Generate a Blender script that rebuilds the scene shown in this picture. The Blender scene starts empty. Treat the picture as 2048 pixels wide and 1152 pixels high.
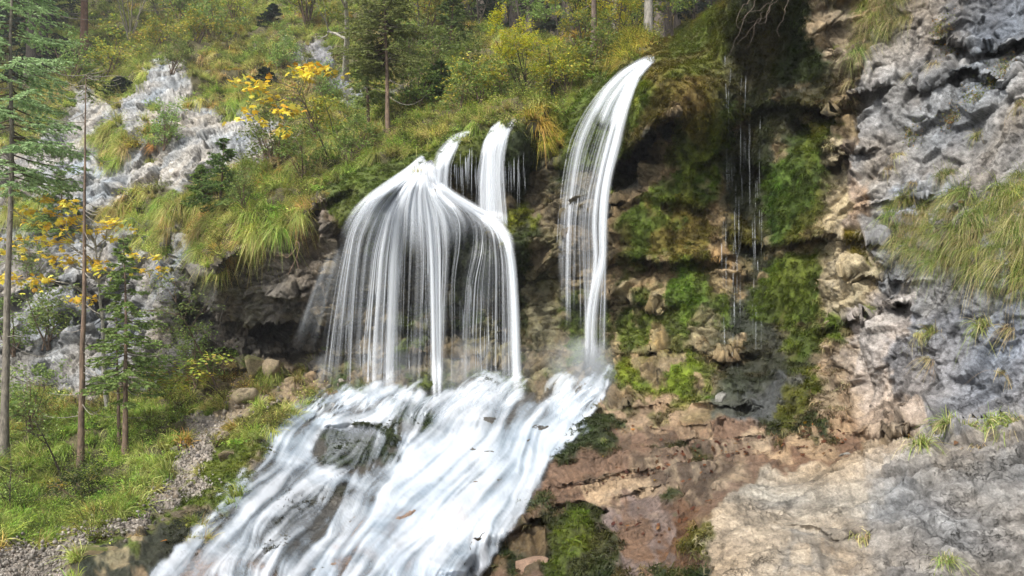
import bpy, math, random
import numpy as np
from mathutils import Vector, Matrix

SC = bpy.context.scene
COL = SC.collection
random.seed(7)
RNG = np.random.default_rng(7)

# ------------------------------------------------------------------ camera
F_PX = 1600.0
PITCH = math.radians(3.0)
cam_d = bpy.data.cameras.new("camera")
cam = bpy.data.objects.new("camera", cam_d)
COL.objects.link(cam)
cam_d.sensor_width = 36.0
cam_d.lens = 36.0 * F_PX / 2048.0
cam_d.clip_start = 0.05
cam_d.clip_end = 2000.0
cam.location = (0, 0, 0)
cam.rotation_euler = (math.radians(90) + PITCH, 0, 0)
SC.camera = cam

# ------------------------------------------------------------------ light
SUN_EL, SUN_AZ = math.radians(50), math.radians(222)     # azimuth clockwise from +Y: behind the camera, to its left
world = bpy.data.worlds.new("World")
SC.world = world
world.use_nodes = True
wn = world.node_tree
wn.nodes.clear()
sky = wn.nodes.new("ShaderNodeTexSky")
sky.sky_type = 'NISHITA'
sky.sun_disc = False
sky.sun_elevation = SUN_EL
sky.sun_rotation = SUN_AZ
sky.air_density = 1.0
sky.dust_density = 3.0
bg = wn.nodes.new("ShaderNodeBackground")
bg.inputs['Strength'].default_value = 0.14
hs = wn.nodes.new("ShaderNodeHueSaturation")
hs.inputs['Saturation'].default_value = 0.25
wo = wn.nodes.new("ShaderNodeOutputWorld")
wn.links.new(sky.outputs[0], hs.inputs['Color'])
wn.links.new(hs.outputs[0], bg.inputs['Color'])
wn.links.new(bg.outputs[0], wo.inputs['Surface'])
sun_d = bpy.data.lights.new("sun", 'SUN')
sun_d.energy = 3.0
sun_d.angle = math.radians(5)
sun_d.color = (1.0, 0.955, 0.88)
sun = bpy.data.objects.new("sun", sun_d)
COL.objects.link(sun)
sd = Vector((math.sin(SUN_AZ) * math.cos(SUN_EL), math.cos(SUN_AZ) * math.cos(SUN_EL), math.sin(SUN_EL)))
sun.rotation_euler = sd.to_track_quat('Z', 'Y').to_euler()
sun.location = sd * 30
SC.view_settings.view_transform = 'Standard'
SC.view_settings.look = 'None'
SC.view_settings.exposure = 0.8
SC.view_settings.gamma = 1.0
SC.view_settings.use_curve_mapping = False
SC.render.engine = 'CYCLES'
cy = SC.cycles
cy.max_bounces = 6
cy.diffuse_bounces = 2
cy.glossy_bounces = 2
cy.transmission_bounces = 3
cy.transparent_max_bounces = 24
cy.volume_bounces = 0
cy.use_adaptive_sampling = True
cy.adaptive_threshold = 0.03
cy.use_denoising = True
cy.sample_clamp_indirect = 6

# ------------------------------------------------------------------ numpy helpers
def sstep(a, b, x):
    t = np.clip((x - a) / (b - a), 0, 1)
    return t * t * (3 - 2 * t)

def _hash(ix, iy, iz, seed):
    h = (ix.astype(np.uint32) * np.uint32(374761393) + iy.astype(np.uint32) * np.uint32(668265263)
         + iz.astype(np.uint32) * np.uint32(2147483647) + np.uint32(seed * 1274126177 & 0xffffffff))
    h = (h ^ (h >> np.uint32(13))) * np.uint32(1274126177)
    h = (h ^ (h >> np.uint32(16))) * np.uint32(2246822519)
    h = h ^ (h >> np.uint32(15))
    return h

def _h01(*a):
    return _hash(*a).astype(np.float32) / np.float32(4294967295.0)

def vnoise(x, y, z, seed=0):
    """value noise in -1..1"""
    fx, fy, fz = np.floor(x), np.floor(y), np.floor(z)
    ix, iy, iz = fx.astype(np.int64), fy.astype(np.int64), fz.astype(np.int64)
    u, v, w = (x - fx).astype(np.float32), (y - fy).astype(np.float32), (z - fz).astype(np.float32)
    u, v, w = (t * t * t * (t * (t * 6 - 15) + 10) for t in (u, v, w))
    r = 0
    for dx in (0, 1):
        for dy in (0, 1):
            for dz in (0, 1):
                k = _h01(ix + dx, iy + dy, iz + dz, seed)
                r = r + k * (u if dx else 1 - u) * (v if dy else 1 - v) * (w if dz else 1 - w)
    return r * 2 - 1

def fbm(x, y, z, octv=4, seed=0, gain=0.5, lac=2.03, ridged=False):
    a, s, r = 1.0, 1.0, 0
    tot = 0
    for o in range(octv):
        n = vnoise(x * s + 17.3 * o, y * s - 5.1 * o, z * s + 3.7 * o, seed + o)
        if ridged:
            n = 1 - 2 * np.abs(n)
        r = r + a * n
        tot += a
        a *= gain
        s *= lac
    return r / tot

def facets(x, y, z, seed=0, tilt=1.0):
    """broken-rock noise: every Voronoi cell is a tilted plane; returns value, edge distance, cell random"""
    fx, fy, fz = np.floor(x).astype(np.int64), np.floor(y).astype(np.int64), np.floor(z).astype(np.int64)
    best = np.full(x.shape, 9.0, np.float32)
    sec = np.full(x.shape, 9.0, np.float32)
    val = np.zeros(x.shape, np.float32)
    rid = np.zeros(x.shape, np.float32)
    for dx in (-1, 0, 1):
        for dy in (-1, 0, 1):
            for dz in (-1, 0, 1):
                cx, cy_, cz = fx + dx, fy + dy, fz + dz
                h = _hash(cx, cy_, cz, seed)
                r1 = (h & np.uint32(1023)).astype(np.float32) / 1023
                r2 = ((h >> np.uint32(10)) & np.uint32(1023)).astype(np.float32) / 1023
                r3 = ((h >> np.uint32(20)) & np.uint32(1023)).astype(np.float32) / 1023
                ax, ay, az = x - cx - r1, y - cy_ - r2, z - cz - r3
                d = (ax * ax + ay * ay + az * az).astype(np.float32)
                m = d < best
                sec = np.where(m, best, np.minimum(sec, d))
                best = np.where(m, d, best)
                q1, q2, q3 = (r2 * 7.13) % 1 - .5, (r3 * 5.77) % 1 - .5, (r1 * 9.31) % 1 - .5
                v = (ax * q1 + ay * q2 + az * q3) * 3.4 * tilt + ((r1 * 13.7 + r2 * 3.1) % 1 - .5) * .45
                val = np.where(m, v, val)
                rid = np.where(m, (r1 * 3.3 + r3 * 7.9) % 1, rid)
    return val, np.sqrt(sec) - np.sqrt(best), rid

def poly_sd(px, py, poly):
    """signed distance in px, positive inside"""
    p = np.array(poly, np.float32)
    d = np.full(px.shape, 1e9, np.float32)
    inside = np.zeros(px.shape, bool)
    n = len(p)
    for i in range(n):
        ax, ay = p[i]
        bx, by = p[(i + 1) % n]
        ex, ey = bx - ax, by - ay
        wx, wy = px - ax, py - ay
        t = np.clip((wx * ex + wy * ey) / (ex * ex + ey * ey + 1e-9), 0, 1)
        d = np.minimum(d, (wx - ex * t) ** 2 + (wy - ey * t) ** 2)
        c = ((ay <= py) & (by > py)) | ((by <= py) & (ay > py))
        xi = ax + (py - ay) / (by - ay if by != ay else 1e-9) * ex
        inside ^= c & (px < xi)
    d = np.sqrt(d)
    return np.where(inside, d, -d)

CP, SP = math.cos(PITCH), math.sin(PITCH)
def ray(px, py):
    """direction through a photo pixel, unit camera depth"""
    xc = (np.asarray(px, float) - 1024.0) / F_PX
    zc = -(np.asarray(py, float) - 576.0) / F_PX
    return np.stack([xc, CP - SP * zc, SP + CP * zc], -1)

def at(px, py, d):
    r = ray(px, py) * np.asarray(d, float)[..., None]
    return r

# ------------------------------------------------------------------ mesh helpers
def link(o, parent=None):
    COL.objects.link(o)
    if parent is not None:
        o.parent = parent
    return o

def mesh_np(name, verts, faces, mat=None, smooth=True, attrs=None, uv=None):
    """faces: (n,3) or (n,4) int array or list of such arrays"""
    if not isinstance(faces, list):
        faces = [faces]
    faces = [np.asarray(f, np.int32) for f in faces if len(f)]
    me = bpy.data.meshes.new(name)
    verts = np.asarray(verts, np.float32)
    me.vertices.add(len(verts))
    me.vertices.foreach_set('co', verts.ravel())
    nl = sum(f.size for f in faces)
    nf = sum(len(f) for f in faces)
    me.loops.add(nl)
    me.polygons.add(nf)
    me.loops.foreach_set('vertex_index', np.concatenate([f.ravel() for f in faces]))
    tot = np.concatenate([np.full(len(f), f.shape[1], np.int32) for f in faces])
    st = np.concatenate([[0], np.cumsum(tot)[:-1]]).astype(np.int32)
    me.polygons.foreach_set('loop_start', st)
    me.polygons.foreach_set('loop_total', tot)
    me.polygons.foreach_set('use_smooth', np.full(nf, smooth, bool))
    if attrs:
        for k, v in attrs.items():
            v = np.asarray(v, np.float32)
            if v.ndim == 2:
                if v.shape[1] == 3:
                    v = np.concatenate([v, np.ones((len(v), 1), np.float32)], 1)
                a = me.attributes.new(k, 'FLOAT_COLOR', 'POINT')
                a.data.foreach_set('color', v.ravel())
            else:
                a = me.attributes.new(k, 'FLOAT', 'POINT')
                a.data.foreach_set('value', v)
    me.update(calc_edges=True)
    me.validate()
    if mat:
        me.materials.append(mat)
    return me

def obj(name, me, parent=None, **props):
    o = bpy.data.objects.new(name, me)
    link(o, parent)
    for k, v in props.items():
        o[k] = v
    return o

class MB:
    """collects vertices / quads / per-vertex colours"""
    def __init__(s):
        s.v, s.f3, s.f4, s.c, s.n = [], [], [], [], 0
    def add(s, v, f, c=None):
        v = np.asarray(v, np.float32)
        f = np.asarray(f, np.int32) + s.n
        (s.f3 if f.shape[1] == 3 else s.f4).append(f)
        s.v.append(v)
        if c is None:
            c = (1, 1, 1)
        c = np.asarray(c, np.float32)
        if c.ndim == 1:
            c = np.tile(c, (len(v), 1))
        s.c.append(c)
        s.n += len(v)
    def mesh(s, name, mat, smooth=True):
        fs = []
        if s.f3: fs.append(np.concatenate(s.f3))
        if s.f4: fs.append(np.concatenate(s.f4))
        return mesh_np(name, np.concatenate(s.v), fs, mat, smooth, {'Col': np.concatenate(s.c)})
    def tube(s, pts, rad, sides=6, c=None, cap=True):
        pts = np.asarray(pts, float)
        rad = np.broadcast_to(np.asarray(rad, float), (len(pts),))
        t = np.gradient(pts, axis=0)
        t /= np.linalg.norm(t, axis=1)[:, None] + 1e-9
        ref = np.array([0.13, 0.9, 0.21]) if abs(t[0][2]) > .7 else np.array([0, 0, 1.0])
        a = np.cross(t, ref); a /= np.linalg.norm(a, axis=1)[:, None] + 1e-9
        b = np.cross(t, a)
        ang = np.arange(sides) / sides * 2 * math.pi
        ring = (a[:, None, :] * np.cos(ang)[None, :, None] + b[:, None, :] * np.sin(ang)[None, :, None])
        v = pts[:, None, :] + ring * rad[:, None, None]
        n = len(pts)
        i, j = np.meshgrid(np.arange(n - 1), np.arange(sides), indexing='ij')
        q = np.stack([i * sides + j, i * sides + (j + 1) % sides, (i + 1) * sides + (j + 1) % sides, (i + 1) * sides + j], -1).reshape(-1, 4)
        s.add(v.reshape(-1, 3), q, c)

# ------------------------------------------------------------------ materials
def mat_new(name):
    m = bpy.data.materials.new(name)
    m.use_nodes = True
    nt = m.node_tree
    nt.nodes.clear()
    out = nt.nodes.new('ShaderNodeOutputMaterial')
    return m, nt, out

def nd(nt, t, **kw):
    n = nt.nodes.new(t)
    for k, v in kw.items():
        if k in n.inputs and not hasattr(n, k):
            n.inputs[k].default_value = v
        elif hasattr(n, k):
            setattr(n, k, v)
        else:
            n.inputs[k].default_value = v
    return n

def noise_node(nt, co, scale, detail=6, rough=.6, dist=0.0):
    n = nt.nodes.new('ShaderNodeTexNoise')
    n.inputs['Scale'].default_value = scale
    n.inputs['Detail'].default_value = detail
    n.inputs['Roughness'].default_value = rough
    n.inputs['Distortion'].default_value = dist
    nt.links.new(co, n.inputs['Vector'])
    return n

def maprange(nt, src, a, b, c, d):
    n = nt.nodes.new('ShaderNodeMapRange')
    nt.links.new(src, n.inputs[0])
    for i, v in enumerate((a, b, c, d)):
        n.inputs[i + 1].default_value = v
    return n.outputs[0]

def math_n(nt, op, a, b=None, c=None):
    n = nt.nodes.new('ShaderNodeMath')
    n.operation = op
    for i, v in enumerate((a, b, c)):
        if v is None: continue
        if isinstance(v, (int, float)):
            n.inputs[i].default_value = v
        else:
            nt.links.new(v, n.inputs[i])
    return n.outputs[0]

def mix_col(nt, fac, a, b, mode='MIX'):
    n = nt.nodes.new('ShaderNodeMix')
    n.data_type = 'RGBA'
    n.blend_type = mode
    for i, v in ((0, fac), (6, a), (7, b)):
        if isinstance(v, (int, float)):
            n.inputs[i].default_value = v
        elif isinstance(v, tuple):
            n.inputs[i].default_value = (*v, 1) if len(v) == 3 else v
        else:
            nt.links.new(v, n.inputs[i])
    return n.outputs[2]
# ------------------------------------------------------------------ terrain depth: traced points, metres from the camera
CTRL = [
 (3350,-300,5.6),(3350,0,5.0),(3350,600,3.8),(3350,1300,3.0),(-900,0,58),(-900,400,30),(-900,900,13),(-900,1400,5.0),
 # right grey cliff, near
 (2048,0,8.2),(2048,300,7.2),(2048,600,6.3),(2048,830,5.7),(2400,0,6.5),(2400,600,4.6),(2400,1000,3.8),(2400,1400,3.0),
 (1850,0,9.2),(1880,300,8.4),(1700,250,9.6),(1700,500,8.9),(1760,700,7.7),(1720,850,7.3),(1860,850,6.4),(1850,550,7.6),(1950,450,7.0),
 (2048,1152,4.0),(2048,950,5.0),(1750,950,5.7),(1700,1150,4.3),(1450,1000,5.7),(1400,1150,4.7),(1850,1050,4.7),(1600,1400,3.2),(2048,1400,3.1),
 (1560,950,6.6),(1700,890,6.7),(1850,885,6.0),(1330,1060,6.0),
 # mossy wall
 (1650,0,10.2),(1600,300,10.5),(1600,600,10.0),(1600,760,9.1),(1500,100,11.0),(1500,400,11.1),(1500,700,10.3),
 (1350,150,11.6),(1400,300,11.4),(1300,420,12.0),(1300,550,12.2),(1300,680,11.9),(1250,740,11.4),(1240,300,12.6),(1420,600,11.2),
 (1650,-200,10.4),(1450,-150,12.5),(1450,20,11.4),(2000,-250,9.0),
 # slab
 (1400,860,8.8),(1550,840,8.5),(1150,980,8.2),(1100,1100,6.7),(1250,1100,6.0),(1250,900,8.9),(1300,990,7.2),(1450,920,7.4),(1180,840,10.4),(1350,800,9.9),(1000,1180,6.2),(1200,1400,4.0),
 # rapids
 (1180,770,11.6),(1000,800,12.3),(750,800,12.9),(640,830,12.4),(560,890,11.2),(600,960,10.2),(760,900,11.0),(900,900,10.2),(850,1000,8.5),(1000,1050,7.3),
 (800,1150,6.3),(400,1150,6.9),(480,1000,9.0),(620,1080,7.9),(600,1400,4.2),(1020,900,10.0),
 # waterfall wall
 (1290,120,13.9),(1200,250,13.4),(1150,400,13.2),(1150,550,13.1),(1180,700,12.5),(1050,250,14.6),(1080,400,14.3),(1080,550,14.0),(1060,700,13.3),
 (1000,240,14.9),(900,275,15.2),(960,400,14.7),(850,320,14.6),(800,365,13.9),(740,405,13.4),(900,430,13.6),(1020,490,13.2),
 (800,600,14.4),(950,600,14.0),(700,600,14.5),(850,760,13.3),(700,500,14.0),(700,760,13.7),(950,760,13.0),
 # left overhang
 (600,430,14.6),(500,500,14.6),(400,540,15.2),(450,600,15.2),(560,600,14.8),(600,690,15.6),(500,740,15.0),(480,800,13.8),(600,780,14.0),(370,640,15.8),
 # left bank and path
 (420,850,12.9),(330,970,10.6),(200,1060,8.8),(0,1145,7.3),(380,1020,9.6),(250,1110,7.8),(520,860,12.0),(450,940,10.8),(200,1150,7.2),(0,1400,4.6),
 (300,790,14.6),(100,780,16.0),(0,780,16.5),(150,950,12.0),(0,950,12.0),(0,1080,8.6),(300,900,12.2),(100,1050,9.9),(-400,800,16),(-400,1150,7.6),(-400,1400,4.8),(200,850,13.6),
 # left cliff
 (50,650,19.0),(150,700,17.6),(250,640,17.8),(320,560,17.2),(100,450,21.5),(100,350,24.0),(350,450,18.6),(250,380,21.5),(400,300,21.5),(300,200,26.0),(500,280,21.0),(150,270,27.0),(640,330,17.2),(360,520,17.0),(560,380,16.6),
 (450,430,16.6),(-50,500,22.0),(-400,500,26),(-400,250,32),(0,350,27),
 # slope above
 (650,200,24),(650,100,28),(760,270,18.2),(850,200,20.5),(900,100,26),(1050,190,17.5),(1150,150,18.5),(1230,110,19.0),(1200,60,25),(500,60,36),(500,140,30),(250,80,40),(50,150,38),(0,0,50),(-400,0,52),
 (1100,250,15.4),(1000,0,36),(1330,60,22),(1360,20,24),(700,0,38),(1250,0,36),(250,-60,52),(850,-200,52),(1250,-250,50),(100,-300,70),(-400,-350,80),(1420,-200,22),
]
CT = np.array(CTRL, float)
_k = 40.0
def _rbf_fit(pts, val):
    d = np.sqrt(((pts[:, None] - pts[None]) ** 2).sum(-1) + _k * _k)
    n = len(pts)
    A = np.zeros((n + 3, n + 3))
    A[:n, :n] = -d + np.eye(n) * -3.0
    A[:n, n] = 1; A[:n, n + 1:] = pts / 1000
    A[n, :n] = 1; A[n + 1:, :n] = pts.T / 1000
    return np.linalg.solve(A, np.concatenate([val, np.zeros(3)]))
_W = _rbf_fit(CT[:, :2], 1.0 / CT[:, 2])
def base_depth(px, py):
    px = np.asarray(px, float); py = np.asarray(py, float)
    r = _W[-3] + _W[-2] * px / 1000 + _W[-1] * py / 1000
    for (cx, cy_, _), w in zip(CTRL, _W):
        r = r - w * np.sqrt((px - cx) ** 2 + (py - cy_) ** 2 + _k * _k)
    return 1.0 / np.clip(r, 1 / 90, 1 / 2.5)

# (polyline, recess depth below it, fall-off below px, bump above, noise px)
LEDGES = [
 ([(365,590),(430,630),(500,655),(570,640),(640,655),(705,640)], 1.7, 85, .25, 9),
 ([(440,700),(520,708),(620,700),(660,705)], .45, 16, .3, 4),
 ([(430,742),(500,738),(570,745),(640,735)], .45, 16, .3, 4),
 ([(350,520),(385,545),(430,540),(470,505),(520,480),(570,455),(640,405),(700,385)], .75, 60, .35, 9),
 ([(0,600),(80,560),(140,560),(200,600)], .6, 60, .2, 9),
 ([(690,445),(735,405),(800,372),(850,372),(900,415),(960,452),(1010,480),(1036,520)], .85, 260, .1, 6),
 ([(640,560),(700,590),(800,585),(900,600),(1040,605)], .35, 25, .15, 6),
 ([(640,640),(720,660),(850,650),(1035,670)], .3, 22, .15, 6),
 ([(640,700),(720,715),(850,705),(1035,725)], .3, 22, .2, 6),
 ([(866,335),(900,328),(960,335),(1040,330),(1065,335)], .55, 70, .2, 8),
 ([(1120,330),(1160,335),(1215,330)], .25, 40, .15, 5),
 ([(1110,430),(1160,425),(1215,430)], .25, 40, .15, 5),
 ([(1120,590),(1160,600),(1215,590)], .25, 40, .1, 5),
 ([(1205,350),(1240,320),(1280,275),(1320,240),(1350,235)], 1.0, 60, .35, 8),
 ([(1400,330),(1440,300),(1500,320),(1530,335)], .5, 50, .1, 9),
 ([(1210,522),(1270,512),(1330,520),(1400,515),(1450,535)], .38, 22, .25, 7),
 ([(1215,602),(1270,598),(1330,604),(1370,598)], .35, 16, .2, 4),
 ([(1215,700),(1290,700),(1360,690),(1450,715),(1520,700)], .4, 24, .1, 7),
 ([(1215,405),(1280,395),(1350,400),(1420,410)], .25, 24, .15, 10),
 ([(1500,480),(1560,486),(1640,468),(1700,470),(1765,476)], .5, 24, .2, 5),
 ([(1600,200),(1660,215),(1720,190),(1760,160)], .45, 30, .2, 8),
 ([(1520,215),(1560,190),(1620,240),(1660,300)], .35, 40, .2, 10),
 ([(1660,325),(1700,305),(1740,300)], .3, 16, .15, 5),
 ([(1630,660),(1700,640),(1760,620),(1800,600)], .35, 20, .15, 5),
 ([(1700,540),(1760,560),(1830,560)], .2, 20, .1, 6),
 ([(1880,75),(1950,95),(2000,90),(2060,70)], .2, 40, .12, 8),
 ([(1860,170),(1930,130),(2000,160)], .2, 30, .15, 8),
 ([(1720,420),(1790,400),(1850,395)], .2, 30, .1, 8),
 ([(1380,800),(1440,810),(1500,805)], .25, 25, .1, 6),
 ([(1100,1012),(1160,1005),(1210,1010)], .5, 120, .1, 8),
 ([(900,1150),(980,1080),(1060,1040),(1100,1030)], .4, 60, .1, 8),
 ([(540,862),(580,835),(640,820),(700,850),(760,850),(800,880)], .55, 75, .1, 6),
 ([(470,960),(540,945),(600,975),(700,960),(760,940)], .12, 45, .0, 9),
 ([(420,1040),(500,1010),(560,1040),(640,1010),(700,1000)], .10, 45, .0, 9),
 ([(760,870),(830,850),(920,860),(1000,850),(1080,840)], .04, 50, .0, 10),
 ([(820,980),(900,950),(980,960),(1050,930)], .04, 50, .0, 10),
 ([(760,1080),(850,1050),(930,1060),(980,1030)], .04, 50, .0, 10),
 ([(200,430),(270,420),(340,440)], .3, 30, .2, 8),
 ([(300,150),(330,130),(370,150)], .4, 40, .1, 8),
 ([(640,90),(700,110),(740,150)], .4, 40, .1, 8),
 ([(480,110),(530,90),(560,120)], .4, 40, .1, 8),
 ([(1540,1040),(1620,1050),(1680,1080),(1740,1060)], .06, 20, .03, 9),
 ([(1080,935),(1170,915),(1290,905),(1400,872)], .12, 14, .07, 6),
 ([(1090,975),(1200,955),(1330,930),(1480,900)], .10, 14, .06, 6),
 ([(1120,1000),(1260,985),(1370,960),(1460,930)], .09, 12, .05, 7),
 ([(1180,870),(1260,850),(1340,860)], .14, 14, .08, 6),
 ([(1150,835),(1230,815),(1330,805)], .16, 14, .08, 6),
 ([(1380,850),(1480,845),(1560,850),(1700,838)], .14, 14, .08, 5),
 ([(1700,870),(1800,862),(1900,850),(2048,832)], .12, 10, .12, 5),
 ([(1420,880),(1500,868),(1600,872),(1700,880)], .12, 12, .08, 5),
]
# (cx, cy, rx, ry, depth change)
BLOBS = [
 (1500,330,42,240,.5),(1265,345,40,45,.9),(1330,300,45,40,.2),(1390,230,50,60,-.25),(1245,235,40,60,-.35),(1330,150,70,60,-.25),
 (1395,735,55,35,-.45),(1300,745,50,28,-.3),(1590,790,60,45,-.35),(1460,770,50,25,-.3),(1600,380,60,90,-.3),(1580,570,50,70,-.25),
 (690,905,75,55,-.5),(800,855,60,40,-.45),(590,1010,60,30,-.3),(970,775,40,28,-.4),(1140,745,50,35,-.3),(560,1100,40,60,-.35),
 (485,800,42,38,-.5),(508,735,30,26,-.35),(555,745,34,30,-.3),(420,960,35,60,-.35),(340,1010,50,30,-.2),(480,850,30,25,-.25),
 (185,1080,80,30,-.15),(140,640,40,90,-.9),(215,620,30,110,1.0),(350,480,30,40,-.4),(390,320,50,60,-.5),(300,300,40,80,.4),
 (1960,370,60,30,-.2),(1700,120,60,60,-.3),(1640,60,40,60,-.3),(930,300,50,40,-.35),(1040,300,35,50,-.3),(1000,410,50,40,-.2),
 (1160,1080,60,70,-.2),(1400,1060,50,60,-.15),(1500,560,30,80,.25),(620,500,50,40,.5),(410,590,25,80,.5),(455,520,40,30,-.3),
 (420,400,60,40,-.5),(600,330,60,30,-.4),(250,270,50,40,-.6),(180,210,40,30,-.6),(520,180,60,40,-.9),(430,120,60,50,-1.0),(760,150,60,50,-.6),(330,60,70,40,-1.2),
]
def feature_depth(px, py, d):
    nx = vnoise(px / 38, py / 38, px * 0 + 3.3, 91) + .5 * vnoise(px / 15, py / 15, px * 0 + 1.3, 92)
    nb = vnoise(px / 60, py / 60, px * 0 + 9.3, 93)
    for pl, amp, wb, up, jit in LEDGES:
        p = np.array(pl, float)
        yl = np.interp(px, p[:, 0], p[:, 1])
        fade = sstep(p[0, 0] - 30, p[0, 0] + 15, px) * (1 - sstep(p[-1, 0] - 15, p[-1, 0] + 30, px))
        dy = py - yl + nx * jit
        below = np.where(dy > 0, np.exp(-np.maximum(dy, 0) / wb) * sstep(0, 11, dy), 0)
        above = np.where(dy <= 0, np.exp(np.minimum(dy, 0) / 22.0), 0)
        d = d + fade * (.55 + .9 * sstep(-.5, .6, nb)) * (amp * below - up * above)
    yb = np.interp(px, [800, 860, 920, 1000, 1100, 1200, 1300, 1345, 1400, 1440, 1480, 1530], [-90, 10, 55, 85, 104, 100, 90, 76, 44, 20, -10, -90])
    d = d + (46 - np.minimum(d, 46)) * sstep(0, 22, yb + nx * 5 - py)
    for cx, cy_, rx, ry, a in BLOBS:
        q = ((px - cx + nx * 6) / rx) ** 2 + ((py - cy_ + nx * 6) / ry) ** 2
        d = d + a * np.exp(-q * 1.2)
    return d

def axis_coords(lo, a, b, hi, fine, coarse):
    return np.concatenate([np.arange(lo, a, coarse), np.arange(a, b, fine), np.arange(b, hi + 1, coarse)])
XS = np.concatenate([np.arange(-900, -20, 14), np.arange(-20, 2068, 2.5), np.arange(2068, 2440, 5), np.arange(2440, 3401, 12)])
YS = axis_coords(-360, -20, 1172, 1420, 2.5, 14)
GX, GY = np.meshgrid(XS, YS)
NY, NX = GX.shape
print("grid", NX, NY, NX * NY)
D0 = base_depth(GX, GY)
D1 = feature_depth(GX, GY, D0)

# ---------------------------------------------------------------- what the ground is made of
C = np.zeros((NY, NX, 3), np.float32)
FIELD = {k: np.zeros((NY, NX), np.float32) for k in ('grass', 'moss', 'wet', 'rock', 'strata', 'gravel')}
GZ = GX * 0
_j1 = vnoise(GX / 45, GY / 45, GZ + 1, 11); _j2 = vnoise(GX / 45, GY / 45, GZ + 2, 12)
_j3 = vnoise(GX / 12, GY / 12, GZ + 3, 13); _j4 = vnoise(GX / 12, GY / 12, GZ + 4, 14)
JX = GX + 24 * _j1 + 9 * _j3
JY = GY + 20 * _j2 + 9 * _j4
_pn = fbm(GX / 40, GY / 40, GZ, 4, 31)
def region(poly, feather=10, jit=1.0, patch=None):
    """soft mask of a traced outline; patch = 0..1 share of it that is covered, in blotches"""
    sd = poly_sd(GX + (JX - GX) * jit, GY + (JY - GY) * jit, poly)
    m = sstep(-feather, feather, sd)
    if patch is not None:
        m = m * sstep(1 - patch - .12, 1 - patch + .12, (_pn * .9 + .5))
    return m
def paint(poly, rgb=None, feather=10, jit=1.0, patch=None, a=1.0, **f):
    m = region(poly, feather, jit, patch) * a
    if rgb is not None:
        C[:] = C * (1 - m[..., None]) + np.array(rgb, np.float32) * m[..., None]
    for k, v in f.items():
        FIELD[k][:] = FIELD[k] * (1 - m) + v * m
    return m
ALL = [(-900,-900),(4200,-900),(4200,2000),(-900,2000)]
SOIL = (.085,.075,.035); GREY = (.27,.275,.29); GREYD = (.17,.175,.185); TAN = (.25,.185,.10); TAND = (.17,.125,.07)
BEIGE = (.37,.31,.235); BROWN = (.215,.135,.088); DARK = (.035,.033,.025); OVER = (.16,.14,.115)
MB_ = (.135,.165,.012); MG = (.075,.105,.010); MD = (.028,.04,.008); MO = (.105,.088,.016)
paint(ALL, SOIL, grass=1)
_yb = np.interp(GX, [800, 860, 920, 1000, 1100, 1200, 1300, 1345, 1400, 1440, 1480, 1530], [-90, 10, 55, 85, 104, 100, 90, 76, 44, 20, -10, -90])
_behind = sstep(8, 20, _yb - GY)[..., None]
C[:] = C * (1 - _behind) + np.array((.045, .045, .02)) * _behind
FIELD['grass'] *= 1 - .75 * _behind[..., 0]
paint([(1080,880),(1300,820),(3600,780),(3600,1420),(860,1420)], TAND, 8, grass=0, rock=.7)
# left cliff and pale outcrops
paint([(20,350),(75,280),(125,225),(180,175),(215,215),(250,185),(315,115),(375,125),(385,190),(370,235),(400,205),(490,205),(570,255),(590,300),(470,350),(370,372),(280,400),(180,430),(100,420),(20,430)], (.33,.325,.31), 6, jit=.6, grass=0, rock=1)
paint([(-950,300),(60,300),(90,380),(210,430),(340,440),(380,490),(350,540),(380,580),(440,660),(400,720),(300,780),(150,790),(60,790),(-950,790)], (.25,.245,.235), 7, jit=.6, grass=0, rock=1)  # lower face: its shade is put into the stone colour
paint([(480,110),(540,80),(580,100),(600,80),(700,100),(740,170),(720,220),(640,200),(560,150)], (.24,.24,.25), 7, patch=.55, grass=.1, rock=1)
paint([(790,160),(850,150),(850,200),(790,210)], (.10,.10,.10), 7, patch=.6, grass=.1, rock=1)
# grassy pillows over that cliff
for pl in ([(185,300),(225,255),(290,262),(280,310),(240,345),(195,335)], [(385,170),(450,150),(500,200),(470,220),(400,225)], [(300,230),(335,215),(325,280),(300,320)],
           [(430,350),(560,290),(640,300),(640,420),(470,480),(380,500),(360,460)], [(230,405),(340,375),(400,380),(380,440),(270,445)], [(240,450),(330,455),(400,500),(350,540),(280,500)], [(0,380),(50,380),(80,440),(50,470),(0,450)]):
    paint(pl, SOIL, 7, patch=.66, grass=1, rock=0)
# overhang
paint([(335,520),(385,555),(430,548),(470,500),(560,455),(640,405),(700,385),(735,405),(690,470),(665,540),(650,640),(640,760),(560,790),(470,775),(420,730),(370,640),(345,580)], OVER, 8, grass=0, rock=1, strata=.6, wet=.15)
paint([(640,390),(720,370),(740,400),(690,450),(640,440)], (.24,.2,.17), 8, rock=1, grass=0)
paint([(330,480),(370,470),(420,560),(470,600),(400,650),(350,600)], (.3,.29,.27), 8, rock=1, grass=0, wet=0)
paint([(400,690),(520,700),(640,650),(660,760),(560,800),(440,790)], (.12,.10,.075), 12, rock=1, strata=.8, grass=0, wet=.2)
paint([(430,720),(640,725),(760,760),(780,800),(600,830),(520,860),(440,830)], (.24,.18,.11), 12, rock=.9, strata=.3, grass=.1, wet=.1)
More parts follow.
